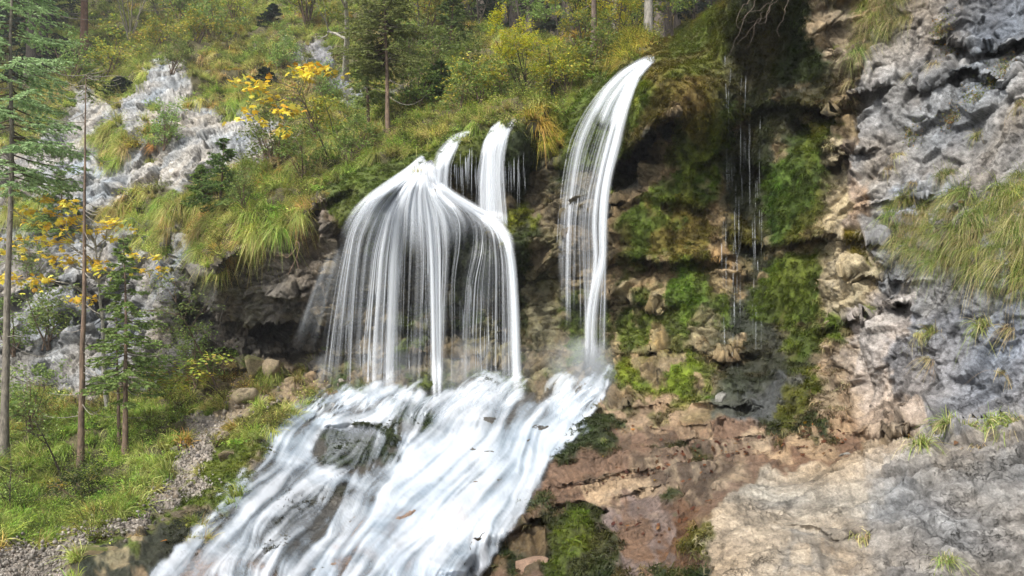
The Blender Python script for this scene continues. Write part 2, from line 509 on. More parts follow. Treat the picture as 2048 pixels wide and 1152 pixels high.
# waterfall wall
paint([(650,420),(700,440),(800,370),(850,380),(860,320),(1060,320),(1120,260),(1240,260),(1215,480),(1230,800),(1100,830),(640,810)], (.185,.145,.08), 12, grass=0, rock=1, strata=.9, wet=.7)
paint([(700,440),(850,360),(1040,500),(1040,620),(690,620)], (.10,.085,.045), 14, rock=1, wet=.7)
paint([(1080,740),(1300,740),(1320,920),(1070,930)], TAND, 10, grass=0, rock=.8, wet=.3)
paint([(860,1000),(1130,960),(1130,1420),(820,1420)], TAND, 10, grass=0, rock=.6, wet=.5)
# lip mounds
paint([(640,390),(760,320),(850,300),(930,262),(1050,240),(1070,300),(1050,360),(870,350),(830,400),(740,430),(690,470),(660,440)], MG, 7, grass=0, moss=1, wet=.3, rock=.2, a=.95)
paint([(1000,250),(1060,250),(1075,340),(1060,420),(1010,380)], MD, 8, moss=.9, wet=.5)
paint([(740,400),(800,380),(800,480),(760,560),(720,520)], MG, 8, moss=1)
paint([(890,440),(960,450),(1030,500),(1030,640),(960,600),(900,620),(880,520)], MD, 9, moss=1, patch=.75)
paint([(1020,440),(1070,410),(1085,440),(1040,490),(1020,480)], MB_, 6, moss=1)
paint([(1030,500),(1075,440),(1085,470),(1070,560),(1060,700),(1035,650)], MD, 10, moss=.8, wet=.5)
paint([(1090,280),(1140,230),(1220,190),(1200,400),(1120,400)], MD, 12, moss=.8, patch=.7)
paint([(690,600),(1040,600),(1040,790),(690,790)], MG, 12, moss=.9, patch=.3)
paint([(660,745),(1040,740),(1060,800),(640,810)], MG, 14, moss=1, patch=.65)
paint([(1050,560),(1120,560),(1120,760),(1060,780)], (.2,.18,.1), 14, moss=.2, patch=.8)
paint([(1110,590),(1230,560),(1230,770),(1100,770)], MG, 12, moss=1, patch=.45)
# grass and moss between the falls
paint([(1040,240),(1060,180),(1300,95),(1310,110),(1230,150),(1160,230),(1120,320),(1070,330)], SOIL, 6, grass=1, moss=0, rock=0)
paint([(1130,240),(1160,190),(1215,175),(1190,200),(1150,260),(1125,300)], MG, 5, grass=.1, moss=1)
paint([(1312,104),(1240,125),(1165,195),(1118,290),(1112,360),(1235,350),(1262,200)], MG, 6, grass=0, moss=.9, wet=.6)
# mossy cliff: tan ground, then the moss on it
paint([(1230,300),(1300,110),(1480,0),(1500,-360),(3600,-360),(3600,800),(1700,860),(1560,840),(1420,860),(1230,800),(1205,600)], TAN, 7, grass=0, rock=1, strata=.5, wet=.1)
paint([(1210,640),(1250,560),(1440,560),(1460,700),(1230,710)], (.27,.22,.115), 12, rock=1, strata=.8, wet=.25)
paint([(1215,380),(1205,330),(1225,270),(1240,200),(1290,115),(1340,95),(1320,180),(1260,280),(1240,350)], MG, 6, moss=1, rock=.2, grass=0)
paint([(1275,130),(1330,100),(1330,140),(1290,200),(1270,240),(1255,220)], MB_, 7, moss=1, patch=.7)
paint([(1300,120),(1490,-20),(1500,80),(1470,160),(1440,240),(1400,200),(1360,215),(1310,240),(1270,310),(1250,330),(1290,210)], MO, 8, moss=1, rock=.3, grass=0)
paint([(1285,112),(1330,62),(1440,-70),(1600,-70),(1500,20),(1330,128)], MO, 6, jit=.6, moss=1, grass=0, rock=.1)
paint([(1340,80),(1500,-20),(1490,60),(1450,150),(1380,190),(1330,190)], MG, 14, moss=1, a=.75, grass=0)
paint([(1225,345),(1265,300),(1320,245),(1350,245),(1330,290),(1280,360),(1230,400)], DARK, 9, moss=.2, wet=.4, rock=.6)  # hollow under the brow, its shade painted in as near-black
paint([(1395,200),(1428,160),(1436,200),(1410,240),(1395,230)], MO, 7, moss=.7, rock=.4)
paint([(1330,170),(1440,140),(1450,250),(1400,330),(1340,330),(1350,240)], MO, 9, moss=1, rock=.1)
paint([(1345,250),(1440,220),(1420,320),(1350,330)], MG, 12, moss=1, a=.6)
paint([(1470,-20),(1660,-40),(1650,200),(1620,260),(1560,340),(1530,420),(1500,560),(1455,560),(1470,470),(1430,380),(1462,300),(1436,180),(1475,90)], (.045,.05,.018), 22, patch=.86, moss=.7, wet=.9, rock=.5)
paint([(1540,10),(1630,0),(1640,140),(1560,170),(1540,120)], MD, 10, moss=1, wet=.4)
paint([(1440,200),(1480,210),(1480,330),(1440,350)], MG, 12, moss=1, a=.6)
paint([(1460,520),(1540,480),(1530,600),(1580,700),(1640,720),(1560,860),(1400,860),(1440,760),(1410,690),(1450,600)], (.045,.05,.03), 26, patch=.84, moss=.6, wet=.85, rock=.5)
paint([(1290,390),(1400,300),(1450,230),(1470,240),(1440,330),(1400,420),(1380,500),(1290,520),(1230,520),(1240,440)], MG, 10, moss=1, patch=.92, rock=.4)
paint([(1360,330),(1420,240),(1460,230),(1440,300),(1380,420),(1350,410)], (.11,.12,.012), 9, moss=1)
paint([(1300,400),(1400,400),(1500,470),(1480,520),(1300,520)], MO, 10, moss=1, patch=.6)
paint([(1230,520),(1450,500),(1450,700),(1230,700)], MG, 9, moss=.9, patch=.5)
paint([(1230,520),(1340,500),(1340,600),(1240,600)], MO, 9, moss=.8, patch=.4)
paint([(1560,640),(1660,600),(1740,640),(1700,720),(1560,740)], MG, 10, moss=.9, patch=.5)
paint([(1525,340),(1560,300),(1620,240),(1675,215),(1665,330),(1640,410),(1620,460),(1560,480),(1520,465),(1510,410)], (.062,.1,.012), 7, moss=1, rock=.2)
paint([(1590,290),(1670,220),(1660,290),(1600,340)], MB_, 14, moss=1, a=.45)
paint([(1600,400),(1660,300),(1660,420),(1630,480),(1560,480)], MO, 12, moss=1, a=.6)
paint([(1525,500),(1580,495),(1640,470),(1640,540),(1625,620),(1560,650),(1510,640),(1515,560)], MG, 8, moss=1, rock=.2)
paint([(1345,540),(1395,535),(1400,600),(1385,680),(1355,670)], (.075,.13,.01), 6, moss=1, rock=.1)
paint([(1225,620),(1260,560),(1300,560),(1290,700),(1230,690)], MG, 10, moss=1, patch=.35)
paint([(1225,740),(1260,715),(1330,700),(1420,715),(1430,770),(1330,800),(1230,790)], MB_, 8, moss=1, patch=.72, rock=.3)
paint([(1150,820),(1240,780),(1420,780),(1500,800),(1480,850),(1330,860),(1180,870)], MG, 8, moss=1, patch=.55, rock=.5)
paint([(1450,790),(1560,750),(1600,820),(1500,860),(1400,850)], (.10,.105,.10), 10, moss=.1, wet=.8, rock=.7)
paint([(1550,830),(1560,770),(1610,730),(1700,740),(1700,830),(1620,860)], (.09,.10,.012), 8, moss=1, patch=.7, rock=.5)
paint([(1640,300),(1700,280),(1750,330),(1760,480),(1740,620),(1640,660),(1630,520)], (.32,.265,.165), 10, moss=0, rock=1, wet=0)
paint([(1680,280),(1760,290),(1760,470),(1700,470)], (.27,.21,.16), 10, rock=1)
paint([(1640,0),(1720,0),(1720,100),(1680,180),(1640,160)], (.24,.20,.14), 9, moss=0, wet=.1, rock=1)
paint([(1700,450),(1745,440),(1740,520),(1710,510)], (.15,.12,.01), 6, moss=1, rock=.2)
paint([(1750,615),(1800,605),(1800,640),(1760,650)], (.15,.11,.01), 5, moss=1, rock=.1)
# grey cliff
paint([(1700,140),(1760,60),(1800,-40),(1860,-360),(3600,-360),(3600,860),(1860,860),(1830,700),(1760,560),(1745,420),(1700,260)], (.245,.235,.222), 8, moss=0, wet=0, grass=0, rock=1, strata=0)
paint([(1900,-20),(2070,-20),(2070,80),(1960,90),(1900,60)], (.15,.155,.165), 14, rock=1)
paint([(1780,390),(1880,360),(1900,420),(1800,440)], (.27,.29,.32), 12, rock=1)
paint([(1700,640),(1830,560),(1860,700),(1860,860),(1700,870)], (.36,.30,.25), 12, rock=1, moss=0, strata=.1)
paint([(1640,700),(1720,690),(1720,860),(1600,870)], (.34,.26,.18), 10, rock=1, a=.8)
paint([(1830,620),(3600,600),(3600,860),(1850,860)], (.235,.23,.235), 10, rock=1)
paint([(1780,690),(1870,680),(1870,800),(1790,800)], (.19,.185,.19), 12, rock=1)
# slab
paint([(1090,900),(1180,850),(1330,850),(1480,840),(1560,850),(1700,830),(1740,870),(1700,900),(1500,960),(1400,1040),(1350,1420),(880,1420),(930,1150),(1040,1030)], BROWN, 8, moss=0, grass=0, wet=.55, rock=.6)
paint([(1190,800),(1330,770),(1500,830),(1330,870),(1180,860)], (.3,.21,.13), 8, patch=.5, moss=0, rock=.5)
paint([(1100,1010),(1250,930),(1450,900),(1480,960),(1300,1010),(1120,1040)], (.34,.25,.16), 16, patch=.6, wet=.3)
paint([(1380,860),(1700,835),(1740,870),(1600,920),(1450,910)], (.38,.28,.18), 12, patch=.55, wet=.3)
paint([(1200,1010),(1370,1000),(1390,1110),(1220,1130)], (.27,.21,.19), 14, patch=.7, wet=.8)
paint([(1100,930),(1300,860),(1500,880),(1400,1000)], (.15,.10,.065), 14, patch=.4, wet=.8)
paint([(1280,1030),(1400,1000),(1400,1090),(1340,1152),(1280,1120)], (.17,.09,.045), 14, patch=.5)
paint([(930,1152),(980,1080),(1100,1020),(1110,1152)], (.14,.10,.05), 10, wet=.7)
paint([(960,1150),(1010,1080),(1060,1050),(1040,1152)], MD, 10, moss=1, patch=.6)
# foreground boulder
paint([(1395,1420),(1400,1060),(1450,1000),(1520,950),(1700,900),(1760,880),(1900,860),(3600,830),(3600,1420)], BEIGE, 5, moss=0, wet=0, grass=0, rock=1, strata=0)
paint([(1740,1420),(1720,1130),(1700,1060),(1760,990),(1750,930),(1850,890),(3600,880),(3600,1420)], (.235,.225,.212), 75, jit=1.6, rock=1)
paint([(1560,1060),(1700,1040),(1720,1152),(1560,1152)], (.25,.225,.19), 20, rock=1, patch=.6)
paint([(1830,855),(1900,850),(2048,820),(2048,880),(1850,890)], (.26,.25,.24), 6, rock=1)
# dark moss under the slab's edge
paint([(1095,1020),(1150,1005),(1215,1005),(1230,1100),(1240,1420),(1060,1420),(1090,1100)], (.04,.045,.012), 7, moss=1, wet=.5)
paint([(1110,1030),(1160,1015),(1175,1060),(1140,1160),(1100,1160)], MG, 9, moss=1)
paint([(1190,1130),(1300,1110),(1420,1140),(1420,1420),(1180,1420)], MD, 8, moss=1, patch=.8, wet=.5)
paint([(1360,1080),(1390,1040),(1430,1040),(1440,1080),(1400,1120)], MO, 7, moss=1, patch=.8)
for pl in ([(1080,880),(1130,870),(1230,850),(1230,880),(1150,920),(1090,920)], [(1030,1010),(1090,990),(1130,1000),(1060,1030)], [(1290,900),(1400,890),(1420,900),(1330,915)],
           [(1340,990),(1375,980),(1385,1000),(1350,1010)], [(1560,845),(1680,835),(1670,870),(1570,875)], [(1150,845),(1260,830),(1270,850),(1170,868)], [(1520,830),(1570,830),(1570,860),(1530,860)]):
    paint(pl, (.045,.055,.015), 6, moss=1, wet=.5)
# stream bed
BED = [(1215,755),(1190,800),(1165,850),(1110,890),(1070,960),(1040,1030),(970,1100),(930,1152),(880,1420),(200,1420),(300,1152),(380,1080),(440,1010),(500,960),(525,920),(540,870),(600,815),(700,785),(830,775),(950,765),(1000,780),(1100,800)]
paint(BED, (.11,.10,.085), 8, moss=0, grass=0, wet=.8, rock=.5, strata=0)
paint([(560,1152),(450,1152),(330,1160),(380,1100),(470,1090)], (.42,.27,.18), 20, wet=.7, patch=.7)
paint([(840,1000),(1000,960),(980,1060),(860,1152),(640,1152),(700,1050)], (.36,.24,.17), 20, wet=.7, patch=.5)
paint([(640,850),(740,840),(800,850),(790,930),(640,940)], (.035,.05,.02), 10, moss=1, wet=.6)
paint([(780,790),(870,780),(860,850),(790,860)], (.04,.06,.02), 10, moss=1, wet=.6)
paint([(560,1000),(660,960),(700,990),(600,1030),(530,1120),(510,1080)], (.06,.06,.045), 8, moss=.4, wet=.7)
# left bank
paint([(-950,1130),(0,1110),(100,1085),(220,1060),(280,1020),(340,960),(380,880),(400,830),(470,830),(440,900),(420,960),(370,1010),(320,1050),(220,1100),(130,1160),(60,1420),(-950,1420)], (.27,.235,.20), 7, gravel=1, grass=0, rock=0)
paint([(450,760),(480,830),(540,830),(620,790),(580,760)], (.25,.19,.12), 8, patch=.6, rock=.5, grass=.1)
paint([(460,850),(560,800),(700,770),(640,810),(560,850),(540,900),(470,900),(440,880)], (.12,.12,.02), 8, patch=.7, moss=.9, grass=.25)
paint([(130,1160),(220,1100),(320,1050),(370,1010),(420,960),(430,910),(520,890),(530,920),(500,960),(440,1010),(380,1070),(340,1152),(300,1420),(100,1420)], (.18,.14,.085), 6, moss=.2, grass=0, rock=.5, wet=.3)
for pl in ([(330,1010),(400,970),(430,990),(400,1020),(340,1040)], [(420,920),(470,890),(520,900),(520,940),(480,980),(440,1030),(415,1010)], [(280,1065),(340,1045),(350,1060),(300,1085)], [(130,1120),(250,1080),(270,1095),(160,1140)]):
    paint(pl, (.10,.125,.014), 5, moss=1, rock=.1)
paint([(150,1152),(300,1080),(430,1030),(380,1090),(340,1152),(320,1420),(100,1420)], (.035,.04,.022), 8, moss=.7, wet=.7, rock=.4)
paint([(250,1075),(340,1130),(250,1152),(180,1152)], (.33,.26,.15), 5, patch=.4, rock=.3)
paint([(240,1010),(300,1000),(330,1000),(280,1030)], (.24,.18,.11), 5, rock=.4, grass=0)

# ---------------------------------------------------------------- relief
P = at(GX, GY, D1)
X_, Y_, Z_ = P[..., 0].astype(np.float32), P[..., 1].astype(np.float32), P[..., 2].astype(np.float32)
wx = X_ + .05 * fbm(X_ * 1.3, Y_ * 1.3, Z_ * 1.3, 3, 41)
wz = Z_ + .05 * fbm(X_ * 1.3, Y_ * 1.3, Z_ * 1.3, 3, 42)
rock, strata, moss, wet, grass, gravel = (FIELD[k] for k in ('rock', 'strata', 'moss', 'wet', 'grass', 'gravel'))
def rockfield(s, seed, zs):
    # tilted joints: rotate a little so the cells do not line up with the axes
    a = wx * .9 + wz * .35; b = wz * .9 - wx * .35
    v, e, r = facets(a * s, Y_ * s, b * s * (1 + zs), seed)
    return v, e, r
v1, e1, r1 = rockfield(1.1, 1, strata * 1.5)
v2, e2, r2 = rockfield(3.1, 2, strata * 1.2)
v3, e3, r3 = rockfield(8.5, 3, strata * .8)
v4, e4, r4 = rockfield(21.0, 4, strata * .5)
bedm = region(BED, 12)
big = fbm(X_ * .5, Y_ * .5, Z_ * .5, 3, 51)
mid = fbm(X_ * 1.7, Y_ * 1.7, Z_ * 1.7, 4, 52)
rid = fbm(X_ * 2.3, Y_ * 2.3, Z_ * 2.3, 5, 53, ridged=True)
fin = fbm(X_ * 9, Y_ * 9, Z_ * 9, 4, 54, .6)
crk1 = 1 - sstep(0, .10, e1); crk2 = 1 - sstep(0, .12, e2)
far = np.clip(D0 / 12, .7, 1.5)
w1, w2, w3, w4 = (sstep(0, q, e) for q, e in ((.09, e1), (.09, e2), (.12, e3), (.2, e4)))
rk = v1 * w1 * .20 + v2 * w2 * .085 + v3 * w3 * .034 + v4 * w4 * .012 - crk1 * .03 - crk2 * .018 + rid * .02 + fin * .022
# the foreground boulder and the slab are worn smooth
smooth = region([(1395,1420),(1400,1060),(1450,1000),(1520,950),(1700,900),(1720,1000),(1650,1160),(1600,1420)], 40) 
rk = rk * (1 - .72 * smooth) + smooth * (mid * .08 + fin * .015)
fgz = region([(1380,1420),(1380,1060),(1450,1000),(1520,950),(1700,890),(3600,850),(3600,1420)], 20)
gcl = region([(1700,140),(1760,60),(1800,-40),(1860,-360),(3600,-360),(3600,860),(1760,860),(1760,560),(1745,420),(1700,260)], 20)
rk = rk - gcl * v1 * w1 * .11
rk = rk - fgz * (1 - smooth) * (v1 * w1 * .17 + v2 * w2 * .04)
# bedding: each bed juts a little over the one below
bz = Z_ * 2.3 + .55 * fbm(X_ * .7, Y_ * .7, Z_ * .7, 3, 58) + .12 * v2
sb = bz % 1.0
rk = rk * (1 - .35 * strata) + strata * .17 * (sstep(.0, .10, sb) * (sb * .75 + .25) - .5) * (.6 + .8 * sstep(-.4, .4, vnoise(X_ * 1.1, Y_, np.floor(bz) * 3.3, 59)))
# moss hangs: bumps stretched down the wall
mo = fbm(X_ * 2.6, Y_ * 1.5, Z_ * 1.1, 4, 61) * .13 + fbm(X_ * 11, Y_ * 4, Z_ * 4.5, 3, 62) * .045 + fbm(X_ * 34, Y_ * 34, Z_ * 20, 2, 63) * .02
gr = mid * .26 + fbm(X_ * 3.5, Y_ * 3.5, Z_ * 3.5, 3, 64) * .12 + fbm(X_ * .8, Y_ * .8, Z_ * .8, 3, 65) * .45 * sstep(13, 18, D0)
gv = fin * .03 + v4 * .02 + v3 * .02
H = rk * np.clip(rock, 0, 1) * (1 - .65 * moss) * np.sqrt(far) + moss * mo + grass * gr * far + gravel * gv + big * .12
H = H * (1 - .6 * bedm)
H = H + (1 - rock) * (1 - moss) * (1 - grass) * (1 - gravel) * (mid * .06 + fin * .012)
du = np.gradient(P, axis=1); dv = np.gradient(P, axis=0)
NB = np.cross(dv, du); NB /= np.linalg.norm(NB, axis=-1)[..., None] + 1e-9
flip = (NB * P).sum(-1) > 0
NB[flip] *= -1
# blend with the view-facing direction so steep places do not fold
TOV = -P / np.linalg.norm(P, axis=-1)[..., None]
DN = NB * .55 + TOV * .45
DN /= np.linalg.norm(DN, axis=-1)[..., None]
P = P + DN * H[..., None]
du = np.gradient(P, axis=1); dv = np.gradient(P, axis=0)
NB = np.cross(dv, du); NB /= np.linalg.norm(NB, axis=-1)[..., None] + 1e-9
flip = (NB * P).sum(-1) > 0
NB[flip] *= -1

v5, e5, r5 = facets(X_ * 44, Y_ * 44, Z_ * 44, 6)
P = P + (DN * ((v5 * sstep(0, .2, e5) * .008 + .012 * fbm(X_ * 26, Y_ * 26, Z_ * 26, 2, 57, .6)) * rock * (1 - moss) * (1 - .4 * bedm))[..., None]).astype(np.float32)
# colour follows the stone: per-block tone, lichen, darker cracks, moss tone
tone = (1 + .22 * (r1 - .5) * rock + .26 * (r2 - .5) * rock + .18 * (r3 - .5) * rock + .16 * mid + .16 * fin)
C *= np.clip(tone * 1.0, .45, 1.7)[..., None]
wc = fbm(X_ * 1.1 + 9, Y_ * 1.1, Z_ * .8, 4, 76)[..., None] * (rock * (1 - moss) * (1 - .6 * strata))[..., None]
C *= 1 + wc * np.array((.24, .04, -.22), np.float32)
st_ = sstep(.05, .5, fbm(X_ * 4.5, Y_ * 4.5, Z_ * .55, 3, 77)) * rock * (1 - moss) * .4
C *= 1 - st_[..., None] * np.array((.6, .62, .6), np.float32)
C *= (1 + (.30 * (r4 - .5) + .28 * (r5 - .5)) * rock * (1 - moss))[..., None]
lich = sstep(.25, .6, fbm(X_ * 4, Y_ * 4, Z_ * 4, 4, 71)) * rock * (1 - moss) * (1 - wet)
C += lich[..., None] * np.array((.09, .09, .085), np.float32) * .7
ochre = sstep(.1, .55, fbm(X_ * 2, Y_ * 2, Z_ * 2, 4, 72)) * rock * strata * (1 - moss)
C *= (1 - ochre[..., None] * np.array((.02, .2, .45), np.float32))
algae = sstep(.15, .6, fbm(X_ * 1.5, Y_ * 1.5, Z_ * 1.2, 4, 73)) * np.clip(strata * 1.3, 0, 1) * (1 - moss) * .5
C[:] = C * (1 - algae[..., None]) + np.array((.12, .125, .03), np.float32) * algae[..., None]
C *= (1 - .5 * (crk2 * .6 + crk1 * .5) * rock)[..., None]
mt = fbm(X_ * 5, Y_ * 5, Z_ * 3, 4, 74)
mt2 = fbm(X_ * 13, Y_ * 9, Z_ * 2.2, 3, 78)
C *= (1 + moss * (mt * .5 + mt2 * .55))[..., None]
br_ = sstep(.0, .5, fbm(X_ * 2.4, Y_ * 2, Z_ * 1.1, 4, 79)) * moss * (GX > 1230) * .6
C[:] = C * (1 - br_[..., None]) + np.array((.085, .06, .014), np.float32) * br_[..., None]
C[..., 0] *= 1 + moss * .25 * fbm(X_ * 1.3, Y_ * 1.3, Z_ * 1.3, 3, 75)
np.clip(C, .008, .75, out=C)

def bil(A, px, py):
    """sample a grid array at photo pixels"""
    px = np.asarray(px, float); py = np.asarray(py, float)
    fx = np.interp(px, XS, np.arange(NX)); fy = np.interp(py, YS, np.arange(NY))
    ix = np.clip(fx.astype(int), 0, NX - 2); iy = np.clip(fy.astype(int), 0, NY - 2)
    tx = fx - ix; ty = fy - iy
    if A.ndim == 3:
        tx = tx[..., None]; ty = ty[..., None]
    return (A[iy, ix] * (1 - tx) * (1 - ty) + A[iy, ix + 1] * tx * (1 - ty) + A[iy + 1, ix] * (1 - tx) * ty + A[iy + 1, ix + 1] * tx * ty)
def surf(px, py):
    return bil(P, px, py)
def nrm(px, py):
    n = bil(NB, px, py)
    return n / (np.linalg.norm(n, axis=-1)[..., None] + 1e-9)

# ---------------------------------------------------------------- ground material
def ground_material():
    m, nt, out = mat_new("ground_rock_moss")
    L = nt.links
    tc = nt.nodes.new('ShaderNodeTexCoord')
    co = tc.outputs['Object']
    def attr(n):
        a = nt.nodes.new('ShaderNodeAttribute'); a.attribute_name = n
        return a
    col = attr('Col').outputs['Color']
    ms = attr('moss').outputs['Fac']; wt = attr('wet').outputs['Fac']; rk_ = attr('rock').outputs['Fac']
    n1 = noise_node(nt, co, 14, 9, .68, 0)
    n2 = noise_node(nt, co, 60, 6, .7)
    n3 = noise_node(nt, co, 3.2, 7, .62, .15)
    f1 = maprange(nt, n1.outputs['Fac'], .3, .7, .62, 1.36)
    f2 = maprange(nt, n2.outputs['Fac'], .3, .7, .70, 1.3)
    f3 = maprange(nt, n3.outputs['Fac'], .35, .65, .85, 1.14)
    f = math_n(nt, 'MULTIPLY', math_n(nt, 'MULTIPLY', f1, f2), f3)
    vm = nt.nodes.new('ShaderNodeVectorMath'); vm.operation = 'SCALE'
    L.new(col, vm.inputs[0]); L.new(f, vm.inputs['Scale'])
    # white calcite flecks and dark lichen dots on bare stone
    v = nt.nodes.new('ShaderNodeTexVoronoi'); v.inputs['Scale'].default_value = 38
    L.new(co, v.inputs['Vector'])
    fle = math_n(nt, 'MULTIPLY', maprange(nt, v.outputs['Distance'], .0, .28, 1, 0), maprange(nt, n3.outputs['Fac'], .5, .62, 0, .5))
    fle = math_n(nt, 'MULTIPLY', fle, math_n(nt, 'SUBTRACT', rk_, ms))
    fle = math_n(nt, 'MAXIMUM', fle, 0.0)
    c2 = mix_col(nt, fle, vm.outputs[0], (.42, .42, .41))
    dk = maprange(nt, noise_node(nt, co, 26, 6, .7, .25).outputs['Fac'], .60, .70, 0, .55)
    dk = math_n(nt, 'MULTIPLY', dk, rk_)
    c3 = mix_col(nt, dk, c2, (.045, .043, .04))
    wv = nt.nodes.new('ShaderNodeVectorMath'); wv.operation = 'MULTIPLY_ADD'
    L.new(noise_node(nt, co, 2.2, 5, .65).outputs['Color'], wv.inputs[0]); wv.inputs[1].default_value = (.55, .55, .55); L.new(co, wv.inputs[2])
    ck = None
    for sc_, w_ in ((2.6, .016), (7.5, .03)):
        mp_ = nt.nodes.new('ShaderNodeMapping'); mp_.inputs['Rotation'].default_value = (.3, .5, .2); mp_.inputs['Scale'].default_value = (1, 1, 1.5)
        L.new(wv.outputs[0], mp_.inputs[0])
        vc = nt.nodes.new('ShaderNodeTexVoronoi'); vc.feature = 'DISTANCE_TO_EDGE'; vc.inputs['Scale'].default_value = sc_
        L.new(mp_.outputs[0], vc.inputs['Vector'])
        k_ = maprange(nt, vc.outputs['Distance'], 0, w_, 1, 0)
        ck = k_ if ck is None else math_n(nt, 'MAXIMUM', ck, math_n(nt, 'MULTIPLY', k_, .7))
    gate = maprange(nt, noise_node(nt, co, 1.7, 4, .6).outputs['Fac'], .50, .62, 0, .85)
    ck = math_n(nt, 'MULTIPLY', math_n(nt, 'MULTIPLY', ck, gate), math_n(nt, 'MAXIMUM', math_n(nt, 'SUBTRACT', rk_, ms), 0.0))
    c3 = mix_col(nt, math_n(nt, 'MULTIPLY', ck, .75), c3, (.03, .027, .022))
    wd = mix_col(nt, math_n(nt, 'MULTIPLY', wt, .45), c3, (0, 0, 0))
    bs = nt.nodes.new('ShaderNodeBsdfPrincipled')
    L.new(wd, bs.inputs['Base Color'])
    rg = maprange(nt, math_n(nt, 'ADD', wt, maprange(nt, n1.outputs['Fac'], .3, .7, -.25, .25)), 0, 1, .92, .28)
    L.new(math_n(nt, 'MAXIMUM', rg, math_n(nt, 'MULTIPLY', ms, .8)), bs.inputs['Roughness'])
    bs.inputs['Specular IOR Level'].default_value = .35
    # relief finer than the mesh
    b1 = nt.nodes.new('ShaderNodeBump'); b1.inputs['Distance'].default_value = .026; b1.inputs['Strength'].default_value = .9
    L.new(n1.outputs['Fac'], b1.inputs['Height'])
    b2 = nt.nodes.new('ShaderNodeBump'); b2.inputs['Distance'].default_value = .014; b2.inputs['Strength'].default_value = 1
    L.new(n2.outputs['Fac'], b2.inputs['Height']); L.new(b1.outputs[0], b2.inputs['Normal'])
    b3 = nt.nodes.new('ShaderNodeBump'); b3.inputs['Distance'].default_value = .03; b3.invert = True
    L.new(ck, b3.inputs['Height']); L.new(b2.outputs[0], b3.inputs['Normal'])
    L.new(b3.outputs[0], bs.inputs['Normal'])
    L.new(bs.outputs[0], out.inputs['Surface'])
    return m
M_GROUND = ground_material()

# ---------------------------------------------------------------- split the relief into the named pieces of the setting
qi, qj = np.meshgrid(np.arange(NY - 1), np.arange(NX - 1), indexing='ij')
QF = np.stack([qi * NX + qj, (qi + 1) * NX + qj, (qi + 1) * NX + qj + 1, qi * NX + qj + 1], -1).reshape(-1, 4)
CXQ = (GX[:-1, :-1] + 1.2).ravel(); CYQ = (GY[:-1, :-1] + 1.2).ravel()
jxq = JX[:-1, :-1].ravel(); jyq = JY[:-1, :-1].ravel()
PIECES = [
 ('hillside', ALL),
 ('limestone_cliff', [(-900,300),(60,300),(180,190),(320,120),(370,140),(370,200),(560,260),(560,290),(360,360),(420,480),(340,520),(440,660),(400,720),(300,780),(60,795),(-900,795)]),
 ('overhanging_cliff', [(335,520),(430,545),(470,500),(640,405),(735,400),(650,640),(640,770),(560,800),(470,830),(420,740),(370,640)]),
 ('waterfall_cliff', [(650,420),(740,330),(850,300),(1050,240),(1070,330),(1120,320),(1170,230),(1300,110),(1215,330),(1205,600),(1225,780),(1050,800),(640,810)]),
 ('mossy_cliff', [(1205,380),(1300,100),(1480,0),(1500,-900),(1720,-900),(1720,120),(1700,300),(1745,460),(1740,620),(1700,690),(1640,720),(1560,840),(1400,860),(1150,870),(1225,780),(1205,600)]),
 ('grey_cliff', [(1720,-900),(4200,-900),(4200,850),(1860,855),(1700,870),(1640,860),(1640,720),(1740,620),(1745,460),(1700,300),(1720,120)]),
 ('gravel_path', [(-900,1130),(0,1110),(100,1085),(220,1060),(280,1020),(340,960),(380,880),(400,830),(470,830),(440,900),(420,960),(370,1010),(320,1050),(220,1100),(130,1160),(60,2000),(-900,2000)]),
 ('rocky_bank', [(130,1160),(220,1100),(320,1050),(370,1010),(420,960),(440,900),(470,830),(600,780),(700,775),(560,850),(520,930),(440,1010),(380,1070),(300,1160),(280,2000),(60,2000)]),
 ('rock_slab', [(1215,860),(1400,850),(1560,840),(1640,855),(1700,870),(1760,880),(1520,950),(1450,1000),(1400,1060),(1395,2000),(880,2000),(930,1152),(1040,1030),(1090,900),(1150,860)]),
 ('foreground_rock', [(1395,2000),(1400,1060),(1450,1000),(1520,950),(1760,880),(1860,855),(4200,850),(4200,2000)]),
 ('stream_bed', BED[:8] + [(880,2000),(200,2000)] + BED[10:]),
]
cls = np.zeros(len(QF), np.int8)
for k, (nm, pl) in enumerate(PIECES):
    if k: cls[poly_sd(CXQ * .6 + jxq * .4, CYQ * .6 + jyq * .4, pl) > 0] = k
flatP = P.reshape(-1, 3)
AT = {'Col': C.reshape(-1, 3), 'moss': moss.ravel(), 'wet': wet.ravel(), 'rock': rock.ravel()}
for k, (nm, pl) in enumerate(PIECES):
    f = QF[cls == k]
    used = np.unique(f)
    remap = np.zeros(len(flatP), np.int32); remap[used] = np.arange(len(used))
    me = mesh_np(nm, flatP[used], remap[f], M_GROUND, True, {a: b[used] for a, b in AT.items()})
    obj(nm, me, kind='structure')
